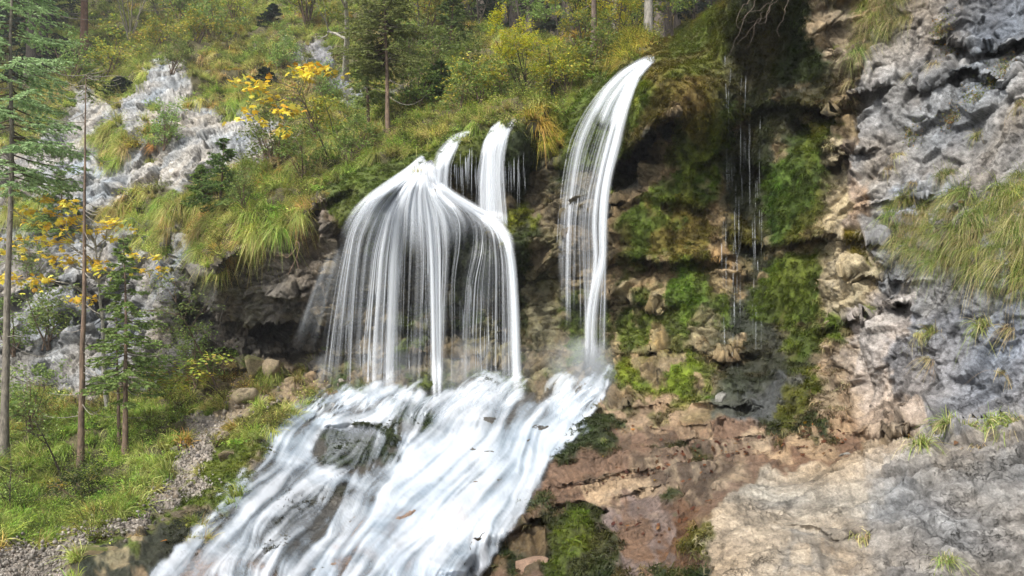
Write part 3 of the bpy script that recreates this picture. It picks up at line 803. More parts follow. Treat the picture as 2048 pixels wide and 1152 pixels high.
# ------------------------------------------------------------------ water
def water_material(name, col, transl=.35, streak=False):
    m, nt, out = mat_new(name)
    L = nt.links
    al = nt.nodes.new('ShaderNodeAttribute'); al.attribute_name = 'alpha'
    ca = nt.nodes.new('ShaderNodeAttribute'); ca.attribute_name = 'Col'
    df = nt.nodes.new('ShaderNodeBsdfDiffuse')
    tl = nt.nodes.new('ShaderNodeBsdfTranslucent')
    gl = nt.nodes.new('ShaderNodeBsdfGlossy'); gl.inputs['Roughness'].default_value = .35
    tr = nt.nodes.new('ShaderNodeBsdfTransparent')
    c = mix_col(nt, 1.0, ca.outputs['Color'], col, 'MULTIPLY')
    L.new(c, df.inputs[0]); L.new(c, tl.inputs[0])
    m1 = nt.nodes.new('ShaderNodeMixShader'); m1.inputs[0].default_value = transl
    L.new(df.outputs[0], m1.inputs[1]); L.new(tl.outputs[0], m1.inputs[2])
    m2 = nt.nodes.new('ShaderNodeMixShader'); m2.inputs[0].default_value = .05
    L.new(m1.outputs[0], m2.inputs[1]); L.new(gl.outputs[0], m2.inputs[2])
    m3 = nt.nodes.new('ShaderNodeMixShader')
    L.new(al.outputs['Fac'], m3.inputs[0])
    L.new(tr.outputs[0], m3.inputs[1]); L.new(m2.outputs[0], m3.inputs[2])
    L.new(m3.outputs[0], out.inputs['Surface'])
    return m
M_WATER = water_material("white_water", (.66, .70, .76))
M_FALL = water_material("falling_water", (.90, .93, .97), .3)

def blur(A, n):
    for _ in range(3):
        for ax in (0, 1):
            k = np.ones(n) / n
            A = np.apply_along_axis(lambda r: np.convolve(np.pad(r, n // 2, mode='edge'), k, 'valid')[:len(r)], ax, A)
    return A

# --- the cascade over the bed: streaks are noise dragged along the current
FLOW = [
 [(1205,755),(1170,790),(1110,830),(1050,880),(990,960),(920,1060),(850,1160),(780,1260)],
 [(1180,800),(1120,860),(1080,930),(1040,1010),(980,1080),(930,1160),(880,1260)],
 [(1040,790),(980,840),(900,900),(820,960),(740,1030),(680,1100),(640,1160),(580,1260)],
 [(960,790),(900,840),(840,880),(790,920),(700,1000),(600,1080),(540,1160),(480,1260)],
 [(800,785),(700,800),(620,830),(570,865),(548,930)],[(800,800),(720,815),(650,840),(620,880),(600,940)],
 [(830,790),(790,830),(760,850),(750,890),(735,930)],[(790,840),(800,880),(790,920)],
 [(560,940),(510,970),(460,1020),(400,1080),(330,1160),(260,1260)],
 [(700,935),(620,960),(550,1000),(490,1060),(430,1120),(400,1160),(340,1260)],
 [(640,1000),(580,1040),(520,1090),(480,1160),(440,1260)],
 [(1030,900),(960,960),(880,1040),(800,1110),(760,1160),(700,1260)],
 [(980,780),(960,800),(930,810)],[(760,785),(740,800),(700,805)],
]
WX0, WX1, WY0, WY1, WS = 270, 1262, 700, 1260, 2.6
wxs = np.arange(WX0, WX1, WS); wys = np.arange(WY0, WY1, WS)
WGX, WGY = np.meshgrid(wxs, wys)
fx = np.zeros_like(WGX); fy = np.zeros_like(WGX); fw = np.zeros_like(WGX)
for g in FLOW:
    g = np.array(g, float)
    for a, b in zip(g[:-1], g[1:]):
        for t in (.25, .75):
            c = a + (b - a) * t; e = (b - a) / np.linalg.norm(b - a)
            w = 1 / ((WGX - c[0]) ** 2 + (WGY - c[1]) ** 2 + 500) ** 1.6
            fx += w * e[0]; fy += w * e[1]; fw += w
fx /= fw; fy /= fw
# the water plunges more steeply at the brink of every step
stp = fbm(WGX / 90 - WGY / 160, WGY / 60 + WGX / 120, WGX * 0, 3, 81)
fx *= 1 - .55 * sstep(0, .35, stp); fy *= 1 + .3 * sstep(0, .35, stp)
wb_ = .16 * fbm(WGX / 30, WGY / 30, WGX * 0 + 5, 2, 82)
fx, fy = fx + wb_ * fy, fy - wb_ * fx
fl = np.hypot(fx, fy); fx /= fl; fy /= fl
def lic(noise, steps):
    H_, W_ = noise.shape
    acc = noise.copy()
    jj, ii = np.meshgrid(np.arange(W_), np.arange(H_))
    for sgn in (1, -1):
        x = jj.astype(float); y = ii.astype(float)
        for _ in range(steps):
            xi = np.clip(np.rint(x).astype(int), 0, W_ - 1); yi = np.clip(np.rint(y).astype(int), 0, H_ - 1)
            x = x + sgn * fx[yi, xi]; y = y + sgn * fy[yi, xi]
            xi = np.clip(np.rint(x).astype(int), 0, W_ - 1); yi = np.clip(np.rint(y).astype(int), 0, H_ - 1)
            acc += noise[yi, xi]
    acc -= acc.mean(); acc /= acc.std()
    return acc
rg = np.random.default_rng(3)
T1 = lic(rg.standard_normal(WGX.shape), 14)
T2 = lic(fbm(WGX / 9, WGY / 9, WGX * 0, 2, 83), 26)
T3 = lic(fbm(WGX / 28, WGY / 28, WGX * 0, 2, 84), 34)
def wreg(poly, feather=14, jit=10):
    n = fbm(WGX / 30, WGY / 30, WGX * 0 + 1, 3, 85) * jit
    return sstep(-feather, feather, poly_sd(WGX + n, WGY + n, poly))
edge = [(1222,748),(1195,800),(1170,850),(1115,892),(1072,960),(1040,1030),(975,1100),(930,1152),(880,1290),(230,1290),(310,1152),(385,1085),(440,1012),(490,965),(530,925),(538,870),(590,820),(640,797),(700,785),(760,778),(830,782),(860,800),(940,785),(970,755),(1000,760),(1040,800),(1100,805),(1160,765)]
dens = wreg(edge, 20, 14)
body = np.full(WGX.shape, .56)
def wpaint(poly, v, feather=16, jit=12):
    m = wreg(poly, feather, jit)
    body[:] = body * (1 - m) + v * m
wpaint([(800,900),(900,860),(1060,850),(1150,800),(1180,850),(1060,960),(960,1090),(880,1290),(560,1290),(640,1130),(760,1000)], .90)
wpaint([(540,870),(600,820),(700,790),(720,810),(640,860),(620,930),(550,940)], .72)
wpaint([(640,860),(750,840),(790,850),(780,925),(740,945),(640,935),(620,900)], .02, 9)
wpaint([(745,855),(800,860),(810,930),(750,920)], .25, 9)
wpaint([(620,815),(700,800),(780,800),(720,825),(640,840)], .35, 9)
wpaint([(782,795),(860,800),(870,850),(800,870),(780,830)], .12, 10)
wpaint([(680,800),(720,795),(735,815),(700,822)], .1, 6)
wpaint([(590,990),(680,955),(720,985),(700,1015),(600,1040),(570,1020)], .22, 12)
wpaint([(500,1060),(580,1010),(660,1005),(640,1040),(560,1080),(520,1152),(500,1140)], .16, 10)
wpaint([(660,1120),(740,1090),(760,1152),(680,1160)], .6, 14)
wpaint([(480,940),(560,930),(640,950),(560,980),(470,1000)], .55, 14)
wpaint([(900,955),(960,900),(970,960),(920,1010)], .72, 14)
wpaint([(1070,770),(1120,760),(1150,790),(1090,810),(1050,800)], .3, 12)
wpaint([(940,770),(1000,765),(1030,800),(960,810)], .5, 10)
wpaint([(330,1152),(420,1090),(520,1090),(480,1152)], .6, 18)
wpaint([(860,1080),(960,1060),(930,1130),(860,1160)], .8, 18)
fc = WGY * 1.0 - WGX * .28 + 46 * fbm(WGX / 110, WGY / 110, WGX * 0 + 2, 3, 87)
saw = (fc / 62.0) % 1.0
smask = sstep(-.35, .2, fbm(WGX / 70, WGY / 45, WGX * 0 + 4, 2, 88))
face = sstep(.38, .62, saw) * (1 - sstep(.86, 1, saw)) * smask
crest = np.exp(-((saw - .30) / .13) ** 2) * smask
body = body - .17 * face * np.clip(1.25 - body, .25, 1) * sstep(.2, .6, body) * (1 + .5 * T2) + .10 * crest * sstep(.15, .5, body)
T = T1 * .22 + T2 * .75 + T3 * .62
tex = (T) / 1.0
alpha = np.clip(body + tex * (.20 + .20 * (1 - body) * sstep(.0, .25, body)), 0, 1)
alpha = alpha * sstep(.02, .6, dens + .12 * T2 * (dens < .9) * sstep(.0, .25, dens))
alpha = np.clip(alpha, 0, .985)
Pb = np.stack([blur(bil(P, WGX, WGY)[..., k], 9) for k in range(3)], -1)
tv = -Pb / np.linalg.norm(Pb, axis=-1)[..., None]
step_h = (np.where(saw < .35, saw / .35, 1 - (saw - .35) / .65) * smask)
lift = .085 + .07 * step_h * np.clip(WGY / 900, .7, 1.2) + .022 * T2 * .5 + .03 * T3 * .5 + .005 * T1
Pw = Pb + tv * lift[..., None]
# keep the sheet above the bed wherever the bed pokes out of the smoothing, except at the dark rocks
raw = bil(P, WGX, WGY)
dd = np.linalg.norm(raw, axis=-1); dw = np.linalg.norm(Pw, axis=-1)
need = np.clip(dw - (dd - .03), 0, .8)
def maxf(A, k):
    for ax in (0, 1):
        A = np.max([np.roll(A, s_, ax) for s_ in range(-k, k + 1)], 0)
    return A
need = blur(maxf(need, 8), 5) * sstep(.25, .5, blur(body, 7))
Pw = Pw + tv * need[..., None]
cw = np.ones(WGX.shape + (3,), np.float32)
cw = cw * (1 - (.10 * face)[..., None] * np.array((1.0, .75, .5)))  # step faces tinted darker than the lit tops: shading in the colour
blue = np.clip(.5 - .5 * T3 * .6 - .3 * T2, 0, 1) * .55
cw = cw * (1 - blue[..., None] * np.array((.50, .33, .20)))
pk = sstep(.35, .8, fbm(WGX / 60, WGY / 60, WGX * 0, 3, 86) + .1 * T3) * sstep(950, 1100, WGY)
cw = cw * (1 - pk[..., None] * np.array((.02, .14, .20)))
hh, ww_ = WGX.shape
qi2, qj2 = np.meshgrid(np.arange(hh - 1), np.arange(ww_ - 1), indexing='ij')
QW = np.stack([qi2 * ww_ + qj2, (qi2 + 1) * ww_ + qj2, (qi2 + 1) * ww_ + qj2 + 1, qi2 * ww_ + qj2 + 1], -1).reshape(-1, 4)
af = alpha.ravel()
keep = af[QW].max(1) > .01
QW = QW[keep]
used = np.unique(QW); rm = np.zeros(hh * ww_, np.int32); rm[used] = np.arange(len(used))
me = mesh_np('cascade_water', Pw.reshape(-1, 3)[used], rm[QW], M_WATER, True, {'Col': cw.reshape(-1, 3)[used], 'alpha': af[used]})
obj('cascade_water', me, kind='structure')

# --- free falling water: traced threads, many in between
class Ribbons:
    def __init__(s):
        s.v, s.f, s.a, s.c, s.n = [], [], [], [], 0
    def add(s, pts, width, alpha, col=(1, 1, 1), across=4, lean=None):
        """pts (n,3), width (n,), alpha (n,)"""
        t = np.gradient(pts, axis=0); t /= np.linalg.norm(t, axis=1)[:, None] + 1e-9
        sd_ = np.cross(t, np.array([0.0, 1.0, 0.15])); sd_ /= np.linalg.norm(sd_, axis=1)[:, None] + 1e-9
        u = np.linspace(-1, 1, across + 1)
        prof = (1 - u ** 2) ** 1.5
        bow = -(1 - u ** 2) * .25
        v = pts[:, None] + sd_[:, None] * (u[None, :, None] * width[:, None, None] * .5)
        v[..., 1] += bow[None] * width[:, None]
        a = alpha[:, None] * prof[None]
        n, m = len(pts), across + 1
        i, j = np.meshgrid(np.arange(n - 1), np.arange(m - 1), indexing='ij')
        q = np.stack([i * m + j, (i + 1) * m + j, (i + 1) * m + j + 1, i * m + j + 1], -1).reshape(-1, 4) + s.n
        s.v.append(v.reshape(-1, 3)); s.a.append(a.ravel()); s.f.append(q)
        s.c.append(np.tile(np.asarray(col, np.float32), (n * m, 1)))
        s.n += n * m
    def grid(s, V, A, Cc):
        n, m = A.shape
        i, j = np.meshgrid(np.arange(n - 1), np.arange(m - 1), indexing='ij')
        q = np.stack([i * m + j, (i + 1) * m + j, (i + 1) * m + j + 1, i * m + j + 1], -1).reshape(-1, 4) + s.n
        s.v.append(V.reshape(-1, 3)); s.a.append(A.ravel()); s.f.append(q); s.c.append(Cc.reshape(-1, 3)); s.n += n * m
    def build(s, name, **p):
        me = mesh_np(name, np.concatenate(s.v), np.concatenate(s.f), M_FALL, True, {'Col': np.concatenate(s.c), 'alpha': np.concatenate(s.a)})
        return obj(name, me, kind='structure', **p)

def resample(poly, n):
    p = np.array(poly, float)
    l = np.concatenate([[0], np.cumsum(np.linalg.norm(np.diff(p, axis=0), axis=1))])
    # smooth corner: catmull-like through linear resample + blur
    t = np.linspace(0, l[-1], n)
    q = np.stack([np.interp(t, l, p[:, k]) for k in (0, 1)], -1)
    for _ in range(max(1, n // 10)):
        q[1:-1] = q[1:-1] * .5 + (q[:-2] + q[2:]) * .25
    return q
DS = np.linalg.norm(P, axis=-1) / np.linalg.norm(ray(GX, GY), axis=-1)
DSB = DS
def fall_depth(q, off):
    d = bil(DSB, q[:, 0], q[:, 1]) - off
    # never sinks back into the cliff while falling
    out = np.minimum.accumulate(d)
    k = max(3, len(q) // 12)
    ker = np.ones(k) / k
    return np.convolve(np.pad(out, k // 2, mode='edge'), ker, 'valid')[:len(q)] - .01

def fall(name, guides, strengths, n_thread, wpx, seed, veil=.35, nt_=44, thread_alpha=.75, endjit=.05, off=.09, streaks=60, holes=7, power=1.6, curtains=5, brow=.40, topa=.5, fade=.9):
    r = np.random.default_rng(seed)
    G = np.stack([resample(g, nt_) for g in guides])
    tl_ = np.linspace(0, 1, nt_)
    S3_ = np.array([np.interp(tl_, [0, .5, 1], (v if isinstance(v, tuple) else (v, v, v))) for v in strengths])
    S = S3_[:, nt_ // 2]
    K = len(guides) - 1
    R = Ribbons()
    def at_s(s_):
        i = min(int(s_ * K), K - 1); f = s_ * K - i
        return G[i] * (1 - f) + G[i + 1] * f, S3_[i] * (1 - f) + S3_[i + 1] * f
    # veil: one soft sheet whose density varies across like hanging threads
    M = 150 if K > 2 else 60
    ss = np.linspace(0, 1, M)
    for lay in range(2):
        V = np.zeros((nt_, M, 3)); A = np.zeros((nt_, M)); Cc = np.ones((nt_, M, 3))
        t = np.linspace(0, 1, nt_)
        cols = .5 + .5 * fbm(ss * streaks, ss * 0, ss * 0 + lay, 3, seed + 5 + lay, .7)
        cols2 = .5 + .5 * fbm(ss * streaks * .35, ss * 0, ss * 0 + lay, 2, seed + 15 + lay, .7)
        for k, s_ in enumerate(ss):
            q, st = at_s(s_)
            d = fall_depth(q, off + .05 * lay)
            V[:, k] = at(q[:, 0], q[:, 1], d)
            wv = .5 + .5 * vnoise(np.full(nt_, s_ * 25), t * 3, t * 0, seed + 3)
            hole = sstep(-.35, .25, vnoise(np.full(nt_, s_ * holes), t * 3.5, t * 0, seed + 31) + .5 * vnoise(np.full(nt_, s_ * holes * 3), t * 4, t * 0, seed + 32))
            hole = np.maximum(hole, 1 - sstep(.04, .18, t)) * .8 + .2
            body_ = np.clip((cols[k] * .6 + cols2[k] * .55 - .30) * 1.8, 0, 1) * (1 - .5 * t) * hole
            top = 1 - sstep(.10, brow, t)
            a = st * veil * (body_ * (.6 + .5 * wv)) + top * st * topa
            A[:, k] = a * sstep(0, .05, t) * (.75 + .35 * wv) * (1 - sstep(fade + .25 * (cols[k] - .5) * (fade < .8), 1, t)) * (np.sin(math.pi * min(max(s_, .0), 1)) ** .25 if True else 1)
            Cc[:, k] = 1 - (1 - cols2[k]) * np.array((.22, .14, .06))
        R.grid(V, np.clip(A, 0, .95), Cc)
    # broad soft curtains below the strongest tongues
    for gi_ in range(K + 1):
        for _ in range(int(S[gi_] ** 2 * curtains)):
            s_ = np.clip((gi_ + r.normal(0, .25)) / K, 0, 1)
            q, st = at_s(s_)
            q = q + np.array([r.normal(0, 1.5), 0])
            t = np.linspace(0, 1, nt_)
            d = fall_depth(q, off + r.uniform(.04, .14))
            w = r.uniform(7, 17) * (.8 + .4 * t)
            al = st * r.uniform(.35, .7) * sstep(0, .1, t) * (1 - sstep(fade - .05, 1, t)) * (1 - .3 * t)
            R.add(at(q[:, 0], q[:, 1], d), w * d / F_PX, np.clip(al, 0, .9), (.98, .99, 1), across=8)
    # threads
    for _ in range(n_thread):
        s_ = r.uniform(0, 1)
        for _t in range(14):
            if r.uniform() < at_s(s_)[1][nt_ // 2] ** power * (.25 + .75 * (vnoise(np.array([s_ * holes * 3.0]), np.zeros(1), np.zeros(1), seed + 40)[0] > -.1)): break
            s_ = r.uniform(0, 1)
        q, st = at_s(s_)
        a0 = 0 if r.uniform() < .6 else r.uniform(0, .5)
        b0 = 1 - abs(r.normal(0, endjit)) if r.uniform() < .7 else r.uniform(.5, 1)
        i0 = int(a0 * nt_ * .6); i1 = max(i0 + 8, int(b0 * nt_))
        q = q[i0:i1]; st = st[i0:i1]
        wob = r.normal(0, 1.2)
        q = q + np.stack([np.linspace(0, wob, len(q)) + .8 * np.sin(np.linspace(0, r.uniform(2, 7), len(q)) + r.uniform(0, 6)), np.zeros(len(q))], -1)
        d = fall_depth(q, off + r.uniform(.0, .12))
        pts = at(q[:, 0], q[:, 1], d)
        t = np.linspace(0, 1, len(q))
        w = r.uniform(*wpx) * (.8 + .5 * np.sin(t * r.uniform(2, 5) + r.uniform(0, 6)))
        if r.uniform() < .08: w = w * 2.4
        wd = np.abs(w) * d / F_PX
        al = r.uniform(.35, 1) * thread_alpha * (.45 + .55 * st) * sstep(0, .1, t) * (1 - sstep(fade, 1, t)) * (1 - .25 * t)
        tone_ = r.uniform(.86, 1.0)
        R.add(pts, wd, np.clip(al, 0, .97), (tone_ * .97, tone_ * .985, tone_))
    return R.build(name)

FAN = [
 [(846,318),(815,345),(770,374),(728,402),(694,450),(672,530),(650,640),(630,790)],
 [(847,320),(818,347),(780,372),(742,402),(706,460),(690,560),(676,680),(664,800)],
 [(848,322),(822,350),(788,374),(752,408),(720,475),(710,570),(704,680),(700,806)],
 [(849,325),(824,355),(798,382),(768,422),(744,500),(734,600),(726,700),(723,806)],
 [(850,328),(832,362),(808,388),(790,432),(782,520),(777,650),(772,806)],
 [(851,332),(838,365),(820,390),(812,440),(806,520),(802,650),(800,800)],
 [(852,335),(844,368),(834,392),(838,440),(842,520),(838,650),(830,800)],
 [(853,335),(852,365),(854,392),(863,430),(869,520),(873,650),(878,818)],
 [(855,333),(858,362),(868,392),(888,435),(893,500),(888,600),(884,700),(880,812)],
 [(856,331),(860,360),(882,392),(916,436),(915,490),(905,560),(908,680),(905,810)],
 [(857,329),(862,360),(892,392),(940,436),(940,490),(925,560),(918,680),(915,805)],
 [(858,327),(864,362),(900,394),(962,444),(962,500),(945,560),(940,680),(938,800)],
 [(859,325),(866,364),(908,398),(982,452),(985,540),(982,650),(980,790)],
 [(860,323),(868,366),(916,404),(1000,460),(1012,520),(1015,620),(1015,740),(1018,800)],
 [(860,322),(870,368),(922,408),(1012,464),(1027,520),(1033,620),(1037,740),(1040,806)],
]
fall('waterfall', FAN, [(.25,.2,.1),(.7,.6,.35),(.7,.4,.2),(.8,.5,.3),(1,1,.9),(.8,.25,.1),(.8,.4,.25),(1,1,.95),(.9,.4,.2),(.8,.2,.2),(.6,.15,.2),(.6,.5,.4),(.6,.3,.2),(.8,.5,.3),(1,1,.9)], 165, (1.2, 5.5), 101, veil=.34, power=2.0, curtains=8, streaks=70)
# the white brow where the water slides over the crest before it lets go
BROW = [
 [(848,312),(818,338),(782,362),(745,388),(712,418),(690,455),(678,510)],
 [(849,314),(822,342),(790,367),(758,394),(733,430),(716,485)],
 [(850,317),(828,348),(802,378),(782,410),(772,450),(768,510)],
 [(852,320),(838,352),(824,385),(818,420),(818,460),(818,520)],
 [(854,322),(850,358),(854,390),(864,430),(868,470),(870,540)],
 [(857,322),(861,358),(880,388),(912,418),(930,450),(930,490)],
 [(860,321),(865,362),(900,392),(948,420),(978,448),(985,500)],
 [(862,320),(870,364),(915,398),(985,436),(1022,472),(1031,550)],
]
fall('waterfall', BROW, [(1,.8,.3),(1,.9,.5),(1,.25,.1),(1,.95,.7),(1,.95,.7),(1,.85,.4),(1,.6,.3),(1,.9,.7)], 150, (3, 12), 111, veil=.9, curtains=7, brow=.62, topa=.42, fade=.42, nt_=36, thread_alpha=.8, off=.1, streaks=30)
fall('waterfall', [
 [(935,264),(905,275),(878,305),(868,345),(866,390)],[(938,262),(908,278),(885,310),(878,350),(876,395)],[(942,262),(915,282),(895,320),(890,360),(892,398)],[(945,263),(920,285),(905,330),(903,370),(902,400)]],
 [.5,.9,.8,.3], 50, (1.5, 5), 121, veil=.7, streaks=22)
fall('waterfall', [
 [(1020,236),(985,250),(966,285),(955,340),(952,400),(950,440)],[(1024,236),(990,252),(972,290),(965,350),(964,410),(966,452)],[(1030,236),(1000,255),(983,300),(980,360),(982,420),(986,460)],
 [(1036,238),(1012,258),(998,310),(998,370),(1002,430),(1005,462)],[(1038,240),(1018,262),(1008,320),(1010,380),(1014,430),(1016,465)]],
 [.3,.9,1,.8,.3], 90, (1.5, 6), 131, veil=.75, streaks=26)
RIGHT = [
 [(1304,115),(1262,128),(1212,165),(1172,215),(1142,268),(1128,330),(1116,420),(1108,530)],
 [(1305,116),(1262,132),(1215,172),(1182,225),(1155,280),(1142,350),(1132,440),(1128,560),(1130,680)],
 [(1306,118),(1264,138),(1222,182),(1195,240),(1172,300),(1160,370),(1150,440),(1150,540),(1150,660)],
 [(1307,119),(1266,145),(1232,195),(1208,255),(1190,320),(1175,380),(1166,440),(1168,530),(1172,620),(1172,745)],
 [(1308,120),(1270,148),(1240,205),(1220,270),(1204,330),(1192,390),(1186,450),(1192,520),(1182,600),(1176,745)],
 [(1309,121),(1274,150),(1248,215),(1232,285),(1216,345),(1207,400),(1206,460),(1208,520),(1186,575),(1174,640),(1176,755)],
 [(1310,122),(1278,152),(1254,222),(1238,300),(1222,350),(1214,420),(1210,500),(1210,580),(1208,680),(1206,765)],
]
fall('waterfall', RIGHT, [(.6,.4,.2),(.85,.5,.3),(.04,.22,.2),(.5,.3,.8),(.5,.6,.25),(1,.75,.65),(.9,.5,.35)], 120, (1.2, 5.5), 141, veil=.36, curtains=6, nt_=60, streaks=44, holes=9, brow=.16, topa=.4, power=2.2)
fall('waterfall', [[(1310,112),(1280,122),(1240,148),(1205,185),(1178,222)],[(1311,116),(1284,130),(1248,160),(1215,205),(1195,250)],[(1312,120),(1290,136),(1262,168),(1242,215),(1228,265)]],
 [.5,.9,.8], 26, (1.5, 6), 151, veil=.45, nt_=30, streaks=12)
# leftover trickles: over the middle mound, under the big fan and on the dripping moss wall
def threads(name, lines, wpx, alpha, seed, off=.05, **p):
    r = np.random.default_rng(seed); R = Ribbons()
    for ln in lines:
        q = resample(ln, 14)
        d = fall_depth(q, off)
        t = np.linspace(0, 1, 14)
        w = r.uniform(*wpx) * (1 + .4 * np.sin(t * 5 + r.uniform(0, 6)))
        R.add(at(q[:, 0], q[:, 1], d), w * d / F_PX, np.clip(r.uniform(.5, 1) * alpha * sstep(0, .15, t) * (1 - sstep(.5, 1, t)), 0, .95), (.95, .98, 1))
    return R.build(name, **p)
rt = np.random.default_rng(9)
ln = []
for _ in range(46):
    x = rt.uniform(872, 1062); y = np.interp(x, [870, 930, 1060], [330, 290, 300]) + rt.uniform(0, 40); h = rt.uniform(30, 110)
    ln.append([(x, y), (x + rt.normal(0, 1), y + h)])
threads('water_trickles', ln, (1.2, 2.6), .55, 21)
ln = []
for _ in range(26):
    x = rt.normal(1496, 26)
    y = rt.uniform(60, 420)
    while y < 740 and rt.uniform() < .8:
        h = rt.uniform(30, 130)
        ln.append([(x, y), (x + rt.normal(0, 1.5), y + h)])
        y += h + rt.uniform(-10, 60); x += rt.normal(0, 4)
ln += [[(1497,240),(1498,300),(1500,370),(1502,400)],[(1490,270),(1491,340)],[(1486,440),(1480,500),(1466,540),(1464,620)],[(1463,700),(1466,770)]]
threads('water_trickles', ln, (.9, 2.2), .42, 22, off=.04)
ln = [[(x, y), (x + rt.normal(0, 2), y + h)] for x, y, h in zip(rt.uniform(690, 1036, 60), rt.uniform(560, 700, 60), rt.uniform(50, 130, 60))]
threads('water_trickles', ln, (1.2, 2.8), .45, 23)

# where the falls land: tongues of white water and drifting spray
ln = []
for (x0, x1, y0, y1, n_) in ((690, 850, 765, 800, 26), (950, 1060, 745, 795, 30), (1120, 1215, 745, 800, 34), (860, 950, 780, 815, 16), (600, 700, 790, 830, 14), (640, 840, 778, 800, 26)):
    for _ in range(n_):
        x = rt.uniform(x0, x1); y = rt.uniform(y0, y1); l = rt.uniform(30, 75)
        dx = -l * rt.uniform(.5, 1.0)
        ln.append([(x, y), (x + dx * .35, y + l * .10), (x + dx * .75, y + l * .4), (x + dx, y + l * .85)])
threads('cascade_water', ln, (6, 17), .75, 24, off=.10)
ln = []
for _ in range(46):
    x = rt.choice([rt.uniform(620, 1050), rt.uniform(1110, 1220)]); h = rt.uniform(60, 150); y = rt.uniform(660, 720)
    ln.append([(x + rt.normal(0, 8), y), (x, y + h)])
threads('spray', ln, (34, 80), .07, 25, off=.35)
ln = []
for _ in range(8):
    s_ = rt.uniform(0, 1); ln.append([(690 - 40 * s_, 480 + 40 * s_), (665 - 45 * s_, 590), (640 - 60 * s_, 690 + 60 * rt.uniform())])
threads('spray', ln, (6, 22), .11, 26, off=.25)
# ------------------------------------------------------------------ leaf and bark materials
def leaf_material(name, transl=.4, inst=True, rough=.6):
    m, nt, out = mat_new(name)
    L = nt.links
    a = nt.nodes.new('ShaderNodeAttribute'); a.attribute_name = 'Col'
    c = a.outputs['Color']
    if inst:
        b = nt.nodes.new('ShaderNodeAttribute'); b.attribute_type = 'INSTANCER'; b.attribute_name = 'tint'
        c = mix_col(nt, 1.0, c, b.outputs['Color'], 'MULTIPLY')
    oi = nt.nodes.new('ShaderNodeObjectInfo')
    hsv = nt.nodes.new('ShaderNodeHueSaturation')
    L.new(maprange(nt, oi.outputs['Random'], 0, 1, .485, .515), hsv.inputs['Hue'])
    L.new(maprange(nt, oi.outputs['Random'], 0, 1, .72, 1.2), hsv.inputs['Value'])
    L.new(c, hsv.inputs['Color'])
    c = hsv.outputs[0]
    bs = nt.nodes.new('ShaderNodeBsdfPrincipled')
    bs.inputs['Roughness'].default_value = rough
    bs.inputs['Specular IOR Level'].default_value = .3
    tl = nt.nodes.new('ShaderNodeBsdfTranslucent')
    L.new(c, bs.inputs['Base Color']); L.new(c, tl.inputs[0])
    mx = nt.nodes.new('ShaderNodeMixShader'); mx.inputs[0].default_value = transl
    L.new(bs.outputs[0], mx.inputs[1]); L.new(tl.outputs[0], mx.inputs[2])
    L.new(mx.outputs[0], out.inputs['Surface'])
    return m
M_BLADE = leaf_material("grass_blades", .4)
M_LEAF = leaf_material("leaf", .4, False)
def bark_material(name, lo=(.05, .035, .025), scale=30):
    m, nt, out = mat_new(name)
    L = nt.links
    tc = nt.nodes.new('ShaderNodeTexCoord')
    mp = nt.nodes.new('ShaderNodeMapping'); mp.inputs['Scale'].default_value = (1, 1, .25)
    L.new(tc.outputs['Object'], mp.inputs[0])
    n = noise_node(nt, mp.outputs[0], scale, 6, .7, .5)
    n2 = noise_node(nt, tc.outputs['Object'], 5, 3, .6)
    a = nt.nodes.new('ShaderNodeAttribute'); a.attribute_name = 'Col'
    f = math_n(nt, 'MULTIPLY', maprange(nt, n.outputs['Fac'], .3, .7, .35, 1.5), maprange(nt, n2.outputs['Fac'], .3, .7, .7, 1.3))
    vm = nt.nodes.new('ShaderNodeVectorMath'); vm.operation = 'SCALE'
    L.new(a.outputs['Color'], vm.inputs[0]); L.new(f, vm.inputs['Scale'])
    bs = nt.nodes.new('ShaderNodeBsdfPrincipled'); bs.inputs['Roughness'].default_value = .9
    L.new(vm.outputs[0], bs.inputs['Base Color'])
    bp = nt.nodes.new('ShaderNodeBump'); bp.inputs['Distance'].default_value = .02
    L.new(n.outputs['Fac'], bp.inputs['Height']); L.new(bp.outputs[0], bs.inputs['Normal'])
    L.new(bs.outputs[0], out.inputs['Surface'])
    return m
M_BARK = bark_material("bark")

